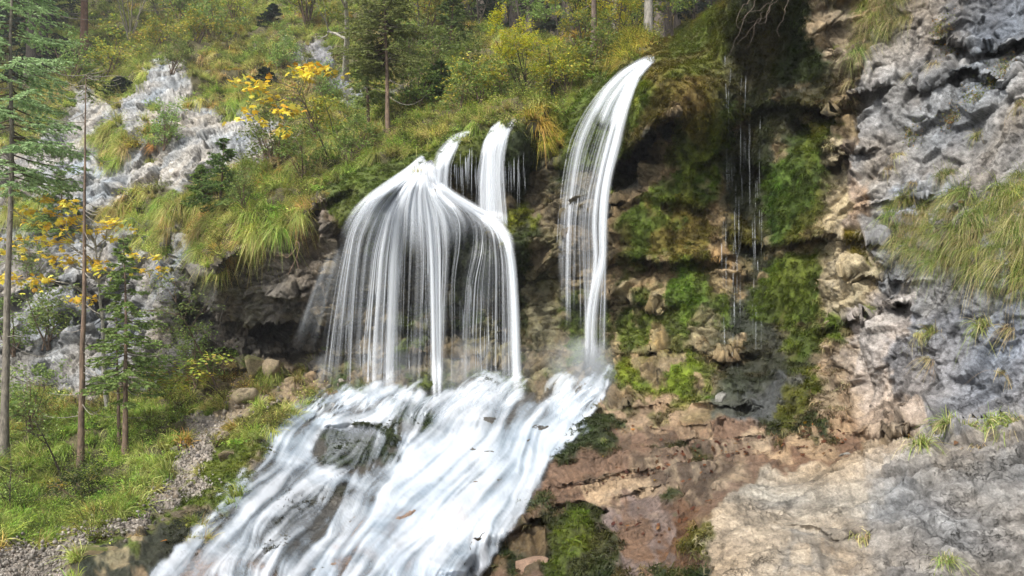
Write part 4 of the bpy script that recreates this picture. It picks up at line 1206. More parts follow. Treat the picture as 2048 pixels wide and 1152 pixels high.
# ------------------------------------------------------------------ clump shapes
def blades(mb, r, n, L, W, spread, elev, droop, base_r, cols, segs=4, az=None, push=(0, 0)):
    """n arching blades; az None = all round, else (mean, width) of the fan"""
    a = r.uniform(0, 2 * math.pi, n) if az is None else r.normal(az[0], az[1], n)
    br = np.sqrt(r.uniform(0, 1, n)) * base_r
    ba = r.uniform(0, 2 * math.pi, n)
    base = np.stack([br * np.cos(ba), br * np.sin(ba), np.zeros(n)], -1)
    el = np.clip(r.normal(elev, spread, n), .1, 1.55)
    ln = r.uniform(*L, n); wd = r.uniform(*W, n); dr = r.uniform(*droop, n)
    ci = r.choice(len(cols), n)
    c0 = np.array(cols, float)[ci] * r.uniform(.75, 1.25, (n, 1))
    T = np.linspace(0, 1, segs + 1)
    d = np.stack([np.cos(a), np.sin(a)], -1)
    side = np.stack([-np.sin(a), np.cos(a), np.zeros(n)], -1)
    tw = r.normal(0, .5, n)
    side[:, 2] = tw; side /= np.linalg.norm(side, axis=1)[:, None]
    vs, cs = [], []
    for t in T:
        rr = ln * np.cos(el) * t + 0
        z = ln * np.sin(el) * t - dr * ln * t * t
        p = base + np.stack([d[:, 0] * rr + push[0] * t * t * ln, d[:, 1] * rr + push[1] * t * t * ln, z], -1)
        w = wd * (1 - t ** 2.2) * .5 + .0004
        vs += [p - side * w[:, None], p + side * w[:, None]]
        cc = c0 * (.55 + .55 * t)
        cs += [cc, cc]
    k = len(T) * 2
    V = np.stack(vs, 1).reshape(-1, 3); Cc = np.stack(cs, 1).reshape(-1, 3)
    f = []
    for i in range(segs):
        f.append(np.stack([np.arange(n) * k + 2 * i, np.arange(n) * k + 2 * i + 1, np.arange(n) * k + 2 * i + 3, np.arange(n) * k + 2 * i + 2], -1))
    mb.add(V, np.concatenate(f), np.clip(Cc, 0, .8))

def leaves(mb, r, pos, size, cols, up=.5, shape='oval', fold=.0):
    """small leaves as bent 2-quad or lobed shapes at pos"""
    n = len(pos)
    sz = r.uniform(size[0], size[1], n)
    nrm_ = r.normal(0, 1, (n, 3)); nrm_[:, 2] = np.abs(nrm_[:, 2]) + up * 2; nrm_ /= np.linalg.norm(nrm_, axis=1)[:, None]
    tdir = r.normal(0, 1, (n, 3)); tdir -= (tdir * nrm_).sum(1)[:, None] * nrm_; tdir /= np.linalg.norm(tdir, axis=1)[:, None]
    sd_ = np.cross(nrm_, tdir)
    if shape == 'oval':
        prof = [(0, 0, 0), (.45, .28, .05), (1, 0, -.1), (.45, -.28, .05)]
        faces = [(0, 1, 2, 3)]
    elif shape == 'maple':
        prof = [(0, 0, 0), (.18, .42, -.02), (.42, .26, .03), (.62, .50, -.05), (.68, .18, .03), (1.0, 0, -.12), (.68, -.18, .03), (.62, -.50, -.05), (.42, -.26, .03), (.18, -.42, -.02)]
        faces = [(0, 1, 2, 2), (0, 2, 3, 4), (0, 4, 5, 6), (0, 6, 7, 8), (0, 8, 9, 9)]
    V = np.stack([pos + (tdir * a + sd_ * b + nrm_ * c) * sz[:, None] for a, b, c in prof], 1)
    k = len(prof)
    c0 = np.array(cols, float)[r.choice(len(cols), n)] * r.uniform(.75, 1.25, (n, 1))
    Cc = np.repeat(c0[:, None], k, 1).reshape(-1, 3)
    f3 = [f for f in faces if len(set(f)) == 3]; f4 = [f for f in faces if len(set(f)) == 4]
    idx = np.arange(n)[:, None] * k
    first = True
    base_n = mb.n
    mb.v.append(V.reshape(-1, 3).astype(np.float32)); mb.c.append(np.clip(Cc, 0, .9).astype(np.float32)); mb.n += n * k
    for f in f4: mb.f4.append((idx + np.array(f)[None] + base_n).astype(np.int32))
    for f in f3: mb.f3.append((idx + np.array(f[:3])[None] + base_n).astype(np.int32))

GRN, OLV, STR, DRY, YEL = (.30, .40, .09), (.40, .42, .13), (.62, .53, .28), (.46, .33, .18), (.50, .46, .11)
protos = []
def proto(name, mb, mat=None):
    me = mb.mesh(name, mat or M_BLADE)
    o = bpy.data.objects.new(name, me)
    return o
def make_protos():
    r = np.random.default_rng(5)
    out = []
    mixes = [[GRN, OLV, STR, OLV], [GRN, GRN, OLV, STR], [STR, STR, OLV, DRY], [OLV, STR, YEL, GRN]]
    for k in range(4):         # 0-3 arching tussocks
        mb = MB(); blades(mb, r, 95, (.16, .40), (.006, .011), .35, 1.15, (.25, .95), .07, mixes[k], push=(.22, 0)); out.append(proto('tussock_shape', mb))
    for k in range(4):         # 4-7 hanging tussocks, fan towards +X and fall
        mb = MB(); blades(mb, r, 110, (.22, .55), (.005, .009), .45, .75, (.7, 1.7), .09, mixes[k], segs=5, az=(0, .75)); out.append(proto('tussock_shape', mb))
    for k in range(2):         # 8-9 low leafy herbs
        mb = MB()
        p = r.normal(0, 1, (110, 3)) * (.10, .10, .05); p[:, 2] = np.abs(p[:, 2]) + .02
        leaves(mb, r, p, (.03, .065), [GRN, (.13, .22, .04), OLV], up=.9); blades(mb, r, 20, (.1, .2), (.004, .007), .3, 1.2, (.1, .5), .1, [GRN, STR]); out.append(proto('herb_shape', mb))
    for k in range(3):         # 10-12 moss fuzz
        mb = MB(); blades(mb, r, 46, (.022, .060), (.004, .009), .5, .8, (.3, 1.5), .045, [(1, 1, 1), (.75, .85, .7), (1.15, 1.05, .9)], segs=2, az=(0, 1.2)); out.append(proto('moss_shape', mb))
    for k in range(2):         # 13-14 dwarf shrub mats: twigs with fine leaves
        mb = MB()
        for _ in range(26):
            a, e, l = r.uniform(0, 6.28), r.uniform(.4, 1.4), r.uniform(.14, .34)
            d = np.array([math.cos(a) * math.cos(e), math.sin(a) * math.cos(e), math.sin(e)])
            tt = np.linspace(.2, 1, 14)[:, None]
            p = d * l * tt + r.normal(0, .014, (14, 3))
            leaves(mb, r, p, (.014, .03), [(.10, .15, .03), (.16, .21, .05), OLV], up=.4)
            mb.tube([[0, 0, 0], list(d * l * .5), list(d * l)], [.003, .002, .001], 3, (.12, .08, .05))
        out.append(proto('heath_shape', mb))
    for k in range(2):         # 15-16 grit and pebbles (low rubble)
        mb = MB()
        for _ in range(7):
            c = r.normal(0, .07, 3); c[2] = abs(c[2]) * .15
            s_ = r.uniform(.008, .028)
            v = np.array([[1, 0, 0], [-1, 0, 0], [0, 1, 0], [0, -1, 0], [0, 0, .7], [0, 0, -.7], [.6, .6, .4], [-.6, .5, -.3]], float) * r.uniform(.7, 1.3, (8, 3)) * s_ + c
            f = [(0, 2, 4), (2, 1, 4), (1, 3, 4), (3, 0, 4), (2, 0, 5), (1, 2, 5), (3, 1, 5), (0, 3, 5), (0, 6, 4), (6, 2, 4)]
            g = r.uniform(.6, 1.3)
            mb.add(v, f, (.46 * g, .42 * g, .37 * g))
        out.append(proto('grit_shape', mb))
    return out
PROTOS = make_protos()
PCOL = bpy.data.collections.new("plant_shapes")     # not linked to the scene: only the scatter reads it
for i, o in enumerate(PROTOS):
    o.name = "shape_%02d" % i
    PCOL.objects.link(o)

def scatter(name, pts, rot, scl, idx, tint, kind='stuff', **props):
    n = len(pts)
    me = bpy.data.meshes.new(name)
    me.vertices.add(n)
    me.vertices.foreach_set('co', np.asarray(pts, np.float32).ravel())
    def A(nm, ty, dom, data, key):
        a = me.attributes.new(nm, ty, dom); a.data.foreach_set(key, np.asarray(data).ravel())
    A('rot', 'FLOAT_VECTOR', 'POINT', np.asarray(rot, np.float32), 'vector')
    A('scl', 'FLOAT', 'POINT', np.asarray(scl, np.float32), 'value')
    A('idx', 'INT', 'POINT', np.asarray(idx, np.int32), 'value')
    t4 = np.concatenate([np.asarray(tint, np.float32), np.ones((n, 1), np.float32)], 1)
    A('tint', 'FLOAT_COLOR', 'POINT', t4, 'color')
    o = obj(name, me, kind=kind, **props)
    ng = bpy.data.node_groups.new(name + "_scatter", 'GeometryNodeTree')
    ng.interface.new_socket('Geometry', in_out='INPUT', socket_type='NodeSocketGeometry')
    ng.interface.new_socket('Geometry', in_out='OUTPUT', socket_type='NodeSocketGeometry')
    N = ng.nodes; Lk = ng.links
    gi = N.new('NodeGroupInput'); go = N.new('NodeGroupOutput')
    ip = N.new('GeometryNodeInstanceOnPoints')
    ci = N.new('GeometryNodeCollectionInfo')
    ci.inputs['Collection'].default_value = PCOL
    ci.inputs['Separate Children'].default_value = True
    ci.inputs['Reset Children'].default_value = True
    ip.inputs['Pick Instance'].default_value = True
    def na(nm, ty):
        x = N.new('GeometryNodeInputNamedAttribute'); x.data_type = ty; x.inputs['Name'].default_value = nm
        return x.outputs['Attribute']
    Lk.new(gi.outputs[0], ip.inputs['Points'])
    Lk.new(ci.outputs[0], ip.inputs['Instance'])
    Lk.new(na('idx', 'INT'), ip.inputs['Instance Index'])
    er = N.new('FunctionNodeEulerToRotation')
    Lk.new(na('rot', 'FLOAT_VECTOR'), er.inputs[0]); Lk.new(er.outputs[0], ip.inputs['Rotation'])
    Lk.new(na('scl', 'FLOAT'), ip.inputs['Scale'])
    Lk.new(ip.outputs[0], go.inputs[0])
    md = o.modifiers.new("scatter", 'NODES'); md.node_group = ng
    return o

# area of every relief cell, for scattering evenly over the ground
_du = np.diff(P, axis=1)[:-1]; _dv = np.diff(P, axis=0)[:, :-1]
AREA = np.linalg.norm(np.cross(_du, _dv), axis=-1)
AREA = np.minimum(AREA, np.percentile(AREA, 99.7))
DC = D0[:-1, :-1]
INV = (GX[:-1, :-1] > -230) & (GX[:-1, :-1] < 2280) & (GY[:-1, :-1] > -200) & (GY[:-1, :-1] < 1320)
def pick(dens, seed):
    """dens: per cell density per square metre -> photo pixel positions"""
    r = np.random.default_rng(seed)
    lam = dens * AREA * INV
    cnt = r.poisson(lam)
    ii, jj = np.nonzero(cnt)
    rep = cnt[ii, jj]
    ii = np.repeat(ii, rep); jj = np.repeat(jj, rep)
    x = XS[jj] + r.uniform(0, 1, len(jj)) * (XS[jj + 1] - XS[jj])
    y = YS[ii] + r.uniform(0, 1, len(ii)) * (YS[ii + 1] - YS[ii])
    return x, y, r
cell = lambda A: A[:-1, :-1]

def yaw_out(n, r, jit):
    return np.arctan2(n[:, 1], n[:, 0]) + r.normal(0, jit, len(n))

# --- hillside grass
gfield = cell(grass) * np.clip(.35 + 1.2 * (cell(fbm(X_ * .9, Y_ * .9, Z_ * .9, 3, 201)) + .35), .12, 1)
x, y, r = pick(gfield * 48 * (12 / DC) ** 1.25, 301)
p, n = surf(x, y), nrm(x, y)
d = bil(D0, x, y)
clump = fbm(p[:, 0] * .55, p[:, 1] * .55, p[:, 2] * .55, 3, 202)
dryn = fbm(p[:, 0] * 1.3, p[:, 1] * 1.3, p[:, 2] * 1.3, 3, 203)
steep = n[:, 2] < .35
idx = np.where(steep, r.integers(4, 8, len(x)), r.integers(0, 4, len(x)))
herb = r.uniform(0, 1, len(x))
idx = np.where(herb < .10, r.integers(8, 10, len(x)), idx)
idx = np.where((herb > .9 - .25 * (clump > .15)), r.integers(13, 15, len(x)), idx)
left = sstep(500, 250, x) * sstep(780, 850, y)
base_t = np.array([1.0, 1.0, 1.0])
tint = np.ones((len(x), 3))
green = np.clip(.5 - dryn * 1.6 + left * .55, 0, 1)[:, None]
tint = (np.array([1.25, 1.12, .95]) * (1 - green) + np.array([.85, 1.08, .60]) * green)
tint *= (1 + .35 * clump + r.normal(0, .13, len(x)))[:, None]
rust = (dryn > .3) & (r.uniform(0, 1, len(x)) < .25)
tint[rust] *= np.array([1.12, .85, .65])
orange = region([(1040,250),(1080,230),(1140,300),(1110,420),(1060,340)], 10)
om = bil(orange, x, y) > .5
orange2 = bil(region([(1120,110),(1300,80),(1300,110),(1200,140),(1120,150)], 10), x, y) > .5
tint[om | orange2] *= np.array([1.15, .86, .62])
scl = r.uniform(.6, 1.2, len(x)) * (d / 12) ** .3 * np.where(idx >= 13, 1.2, 1)
rot = np.stack([r.normal(0, .12, len(x)), r.normal(0, .12, len(x)), yaw_out(n, r, .5)], -1)
print('grass', len(x))
scatter('grass', p + n * .0, rot, scl, idx, np.clip(tint, .1, 2), label='rough tussock grass and herbs covering the hillside and the banks')

# --- moss fuzz
mf = cell(moss) * (cell(GX) > 330)
x, y, r = pick(mf * 190 * np.minimum(1, (10 / DC)), 302)
keep = r.uniform(0, 1, len(x)) < min(1, 45000 / max(1, len(x)))
x, y = x[keep], y[keep]
p, n = surf(x, y), nrm(x, y)
ct = bil(C, x, y)
idx = r.integers(10, 13, len(x))
rot = np.stack([r.normal(0, .2, len(x)), r.normal(0, .2, len(x)), yaw_out(n, r, .5)], -1)
print('moss', len(x))
scatter('moss', p, rot, r.uniform(.7, 1.5, len(x)), idx, np.clip(ct * r.uniform(1.0, 2.0, (len(x), 1)), 0, 1), label='soft green moss growing on the wet cliff and boulders')

# --- loose grit on the path
x, y, r = pick(cell(gravel) * 90 * np.minimum(1, 9 / DC), 303)
p, n = surf(x, y), nrm(x, y)
print('grit', len(x))
scatter('gravel', p + n * .005, np.stack([r.uniform(0, 6, len(x))] * 3, -1), r.uniform(.5, 1.3, len(x)), r.integers(15, 17, len(x)), r.uniform(.6, 1.2, (len(x), 1)) * np.ones(3), label='loose pale gravel covering the path beside the stream')
# ------------------------------------------------------------------ single plants on the cliffs, each a thing
TUSS = {}; CUSH = {}
def tussock_mesh(kind, seed):
    key = (kind, seed)
    if key in TUSS: return TUSS[key]
    r = np.random.default_rng(900 + seed)
    mb = MB()
    if kind == 'hang':
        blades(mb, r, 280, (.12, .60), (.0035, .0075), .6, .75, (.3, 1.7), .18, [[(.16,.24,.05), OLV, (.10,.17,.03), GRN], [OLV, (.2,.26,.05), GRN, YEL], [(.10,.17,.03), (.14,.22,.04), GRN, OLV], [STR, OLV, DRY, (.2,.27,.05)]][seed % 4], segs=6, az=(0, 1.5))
        blades(mb, r, 50, (.2, .55), (.003, .006), .3, .2, (.9, 1.5), .14, [STR, DRY, STR], segs=6, az=(0, .7))
    elif kind == 'tuft':
        blades(mb, r, 150, (.10, .30), (.003, .006), .5, .9, (.4, 1.3), .06, [GRN, OLV, STR, GRN], segs=5, az=(0, 1.0))
    elif kind == 'dry':
        blades(mb, r, 110, (.06, .22), (.002, .005), .5, .5, (.8, 1.6), .06, [STR, DRY, STR, OLV], segs=5, az=(0, .9))
    elif kind == 'cushion':
        pp = r.normal(0, 1, (420, 3)) * (.05, .09, .10)
        ml = MB(); leaves(ml, r, pp, (.018, .035), [(.12, .17, .03), (.20, .22, .05), (.34, .2, .06)], up=.2)
        blades(mb, r, 40, (.08, .2), (.002, .005), .5, .8, (.4, 1.3), .06, [GRN, STR, DRY], segs=4, az=(0, 1.0))
    me = mb.mesh('tussock', M_LEAF)
    TUSS[key] = me
    if kind == 'cushion': CUSH[seed] = ml.mesh('foliage', M_LEAF)
    return me
def plant(name, kind, px, py, s, label, cat, group, seed=0, jit=0):
    p, n = surf(px, py), nrm(px, py)
    o = obj(name, tussock_mesh(kind, seed), label=label, category=cat, group=group)
    if kind == 'cushion': obj('foliage', CUSH[seed], o, kind='stuff')
    o.location = p - n * .02
    s *= .8 if kind != 'hang' else 1
    o.scale = (s, s, s)
    o.rotation_euler = (rr.uniform(-.3, .3), rr.uniform(-.3, .3), math.atan2(n[1], n[0]) + jit)
    return o
rr = random.Random(4)
# the big hanging meadow on the right: tussocks set out over its outline
BIGP = [(1760,440),(1850,400),(1890,350),(1960,390),(2060,370),(2300,330),(2300,620),(2060,600),(1960,580),(1870,560),(1800,520)]
cnt = 0
for gy_ in range(360, 600, 26):
    for gx_ in range(1760, 2300, 30):
        qx, qy = gx_ + rr.uniform(-12, 12), gy_ + rr.uniform(-10, 10)
        if poly_sd(np.array([qx]), np.array([qy + 8.0]), BIGP)[0] < 0: continue
        if qx > 2080 and rr.random() < .4: continue
        plant('grass_tussock', 'hang', qx, qy - 12, rr.uniform(.30, .62), 'long green and straw grass tussock in the big hanging patch on the grey cliff', 'grass tussock', 'grass tussocks of the big hanging patch', rr.randrange(4), rr.uniform(-.9, .9))
        cnt += 1
for gy_ in range(-20, 130, 24):
    for gx_ in range(1680, 1850, 26):
        qx, qy = gx_ + rr.uniform(-9, 9), gy_ + rr.uniform(-9, 9)
        if poly_sd(np.array([qx]), np.array([qy]), [(1740,-30),(1850,-30),(1830,20),(1790,60),(1740,110),(1705,115),(1710,80),(1725,20)])[0] < 0: continue
        plant('grass_tussock', 'hang', qx, qy, rr.uniform(.34, .58), 'yellow-green grass tussock hanging high up between tan rock and grey cliff', 'grass tussock', 'grass tussocks of the upper hanging patch', rr.randrange(4), rr.uniform(-.9, .9))
SINGLES = [
 ('tuft', 1948, 262, 1.1, 'drooping grass tuft on a small knob high on the right grey cliff'),
 ('cushion', 1905, 235, 1.0, 'leafy russet cushion plant left of the drooping tuft on the grey cliff'),
 ('cushion', 1820, 265, 1.1, 'green cushion plant in the diagonal crack of the grey cliff'),
 ('dry', 1795, 305, 1.2, 'dry straw tuft hanging below the green cushion in the diagonal crack'),
 ('dry', 1775, 335, 1.0, 'small dry tuft at the lower end of the diagonal crack'),
 ('cushion', 1880, 60, 1.0, 'small leafy plant near the top of the grey cliff right of the upper grass'),
 ('cushion', 1905, 105, .9, 'small leafy plant with russet tips under the top overhang of the grey cliff'),
 ('dry', 1870, 130, 1.0, 'brown tuft on the grey cliff below the small leafy plants'),
 ('dry', 1825, 150, .9, 'brown moss tuft on the grey cliff right of the upper hanging grass'),
 ('cushion', 2020, 140, .8, 'single small green sprout at the right end of the grey cliff'),
 ('cushion', 1995, 165, .9, 'thin climbing plant in the steep crack right on the grey cliff'),
 ('cushion', 1960, 200, .9, 'russet plant in the steep crack just above the drooping tuft'),
 ('dry', 2045, 200, 1.6, 'pale dry tuft at the right edge of the photograph'),
 ('dry', 1830, 368, .8, 'dead brown tuft on pale blue-grey rock above the hanging patch'),
 ('tuft', 1780, 415, 1.2, 'fresh green tuft at the upper left corner of the big hanging patch'),
 ('dry', 1700, 200, 1.3, 'thin pale grass hanging from the upper patch over tan rock'),
 ('dry', 1697, 165, 1.1, 'wispy straw grass on the tan rock left of the grey cliff'),
 ('tuft', 1665, 90, 1.0, 'few curved green blades sprouting from the tan rock at the top'),
 ('tuft', 1740, 622, .8, 'bright green tuft beside the small rusty moss cushion'),
 ('tuft', 1870, 672, 1.2, 'green and straw tuft on the ledge under the big hanging patch'),
 ('dry', 1845, 668, 1.0, 'dry tuft on the ledge under the left end of the hanging patch'),
 ('tuft', 1980, 655, 1.5, 'wide grass tuft on the ledge under the right end of the hanging patch'),
 ('dry', 2025, 660, 1.3, 'straw-coloured tuft on the ledge at the right edge'),
 ('dry', 2018, 755, 1.2, 'small sparse tuft alone on the lower right grey rock face'),
 ('dry', 1862, 720, 1.1, 'dead roots and straw hanging from the ledge on lower grey rock'),
 ('tuft', 1850, 905, 1.2, 'green tuft at the left end of the grass strip above the foreground rock'),
 ('tuft', 1905, 885, 1.3, 'thick green tuft in the grass strip above the foreground rock'),
 ('tuft', 1950, 880, 1.2, 'green tuft in the middle of the grass strip above the foreground rock'),
 ('tuft', 2000, 872, 1.3, 'wide green tuft towards the right of the grass strip on the foreground rock'),
 ('tuft', 2045, 868, 1.4, 'green tuft at the right end of the grass strip on the foreground rock'),
 ('dry', 1880, 905, 1.1, 'straw tuft drooping over the top edge of the foreground rock'),
 ('dry', 1960, 905, 1.1, 'rust-tipped tuft drooping over the rock edge right of the straw one'),
 ('dry', 1728, 1075, 1.5, 'dead straw tuft hanging in a cleft of the foreground rock'),
 ('tuft', 1895, 1130, .8, 'short green tuft near the bottom edge of the foreground rock'),
 ('dry', 1880, 850, 1.0, 'rusty brown tuft in the crevice where cliff and foreground rock meet'),
 ('cushion', 1345, 295, .7, 'tiny pale green sprout under the dark moss overhang'),
 ('tuft', 1210, 888, .7, 'thin green tuft on the brown slab beside the cascade'),
]
for k, (kd, px, py, s, lab) in enumerate(SINGLES):
    plant('rock_plant' if kd == 'cushion' else 'grass_tuft', kd, px, py, s, lab, 'plant' if kd == 'cushion' else 'grass tuft', 'small plants growing on the cliff and rocks', k % 3, rr.uniform(-.4, .4))
# ------------------------------------------------------------------ trees
def g_noise(r, n, s): return r.normal(0, s, n)
def trunk_pts(r, base, top, n=12, wob=.03):
    t = np.linspace(0, 1, n)[:, None]
    p = np.array(base) * (1 - t) + np.array(top) * t
    H_ = np.linalg.norm(np.array(top) - np.array(base))
    w = np.cumsum(r.normal(0, wob * H_ / n, (n, 3)), 0) * np.sin(t * math.pi)
    w[:, 2] = 0
    return p + w
def needles(mb, r, a, b, n, ln, wd, cols, droop=.0, width_dir=None):
    """a flat spray: short needle tufts both sides of the twig a-b"""
    a = np.asarray(a, float); b = np.asarray(b, float)
    ax = b - a; L_ = np.linalg.norm(ax) + 1e-9; ax /= L_
    sd_ = np.cross(ax, [0, 0, 1.0]); sd_ /= np.linalg.norm(sd_) + 1e-9
    t = r.uniform(0, 1, n)
    p = a + (b - a) * t[:, None]
    s = np.where(r.uniform(0, 1, n) < .5, -1, 1)
    dirv = ax * r.uniform(.3, 1.0, (n, 1)) + sd_ * (s * r.uniform(.5, 1.1, n))[:, None] + r.normal(0, .25, (n, 3)) + np.array([0, 0, -.25])
    dirv /= np.linalg.norm(dirv, axis=1)[:, None]
    l = ln * r.uniform(.6, 1.2, n) * (1.1 - .5 * t)
    q = p + dirv * l[:, None]
    w = np.cross(dirv, r.normal(0, 1, (n, 3))); w /= np.linalg.norm(w, axis=1)[:, None] + 1e-9
    w *= wd * .5
    V = np.stack([p - w * .6, p + w * .6, (p + q) / 2 + w, q, (p + q) / 2 - w], 1)
    V = V.reshape(-1, 3)
    c = np.array(cols, float)[r.choice(len(cols), n)] * r.uniform(.7, 1.3, (n, 1))
    i = np.arange(n)[:, None] * 5
    base_n = mb.n
    mb.v.append(V.astype(np.float32)); mb.c.append(np.clip(np.repeat(c, 5, 0), 0, .9).astype(np.float32)); mb.n += 5 * n
    mb.f4.append((i + np.array([[0, 1, 2, 4]]) + base_n).astype(np.int32))
    mb.f3.append((i + np.array([[4, 2, 3]]) + base_n).astype(np.int32))

SPR = [(.09, .15, .045), (.13, .19, .05), (.16, .21, .06)]
SPR_L = [(.20, .30, .08), (.26, .34, .10), (.15, .23, .06)]
SPR_H = [(.36, .48, .22), (.42, .54, .28), (.28, .40, .18)]  # paled needles: the haze over the left-edge crown is in their colour
SPR_M = [(.27, .33, .10), (.32, .37, .13), (.20, .26, .08)]
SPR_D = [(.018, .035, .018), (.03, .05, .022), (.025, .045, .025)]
BARK_B, BARK_G, BARK_R = (.16, .11, .075), (.30, .28, .24), (.20, .11, .07)

def empty(name, loc, label, cat, group=None):
    o = bpy.data.objects.new(name, None)
    o.empty_display_size = .2
    link(o); o.location = loc
    o['label'] = label; o['category'] = cat
    if group: o['group'] = group
    return o

def spruce(base, top, radius, r_trunk, label, crown_from=.15, nlimb=70, cols=SPR, bark=BARK_B, seed=0, dead=0, gap=.15, fill=1.0, name='spruce_tree', cat='spruce', group=None, taper=1.0, crown_to=1.0, dense=1.0):
    r = np.random.default_rng(seed)
    base = np.asarray(base, float); top = np.asarray(top, float)
    o = empty(name, base, label, cat, group)
    H_ = np.linalg.norm(top - base)
    tp = trunk_pts(r, (0, 0, 0), top - base, 14, .02)
    tt = np.linspace(0, 1, 14)
    rad = r_trunk * (1 - tt * .88) * (1 + .5 * np.exp(-tt * 30))
    mb = MB(); mb.tube(tp, rad, 9, bark)
    obj('trunk', mb.mesh('trunk', M_BARK), o)
    def tpt(h): return np.array([np.interp(h, tt, tp[:, k]) for k in range(3)])
    for _ in range(dead):
        h = r.uniform(.12, max(.2, crown_from + .25)); a = r.uniform(0, 6.28)
        if abs(math.sin(a)) > .85: a += 1.0
        l = r.uniform(.35, 1.0) * radius * .9
        p0 = tpt(h); k = np.linspace(0, 1, 7)[:, None]
        sag = r.uniform(-.1, .5)
        d = np.array([math.cos(a), math.sin(a), 0])
        pts = p0 + d * l * k + np.array([0, 0, 1]) * (-sag * np.sin(k * 2.4) + .25 * sag * k ** 3 * 1.6) * l * .7
        m2 = MB(); m2.tube(pts, np.linspace(r_trunk * .13, .0025, 7), 4, (.30, .27, .23))
        if r.uniform() < .6:
            q = pts[3]; m2.tube([q, q + d * l * .25 + r.normal(0, .05, 3)], [.003, .0015], 3, (.3, .27, .23))
        obj('dead_branch', m2.mesh('dead_branch', M_BARK), o)
    mc = MB()
    for k in range(nlimb):
        h = crown_from + (crown_to - crown_from) * (k + r.uniform()) / nlimb
        if r.uniform() < gap: continue
        u = (h - crown_from) / (1 - crown_from)
        rr_ = radius * (1 - u) ** taper * r.uniform(.65, 1.1) * min(1, .45 + u * 5) + .04 * radius
        a = r.uniform(0, 2 * math.pi)
        p0 = tpt(h)
        d = np.array([math.cos(a), math.sin(a), 0])
        kk = np.linspace(0, 1, 6)[:, None]
        rise = .35 * u
        pts = p0 + d * rr_ * kk + np.array([0, 0, 1]) * rr_ * (-.42 * kk * (1 - .55 * kk) + rise * kk)
        mc.tube(pts, np.linspace(max(.004, rr_ * .014), .002, 6), 3, (.12, .085, .06))
        ns = int(max(4, rr_ / (.075 * dense))); side = np.cross(d, [0, 0, 1.0])
        needles(mc, r, pts[0] + (pts[-1] - pts[0]) * .2, pts[-1], int(ns * 6 * fill), .06 * dense, .016 * dense, cols)
        for q in range(ns):
            t_ = .15 + .85 * (q + r.uniform()) / ns
            c0 = np.array([np.interp(t_, kk[:, 0], pts[:, z]) for z in range(3)])
            s = 1 if q % 2 else -1
            ll = rr_ * .42 * (1.15 - t_) * r.uniform(.6, 1.2)
            e = c0 + (side * s * .85 + d * .6 + np.array([0, 0, -.30])) * ll
            needles(mc, r, c0, e, int((5 + ll / (.013 * dense)) * fill), .055 * dense, .016 * dense, cols)
    if mc.n:
        obj('crown', mc.mesh('crown', M_LEAF), o)
    return o

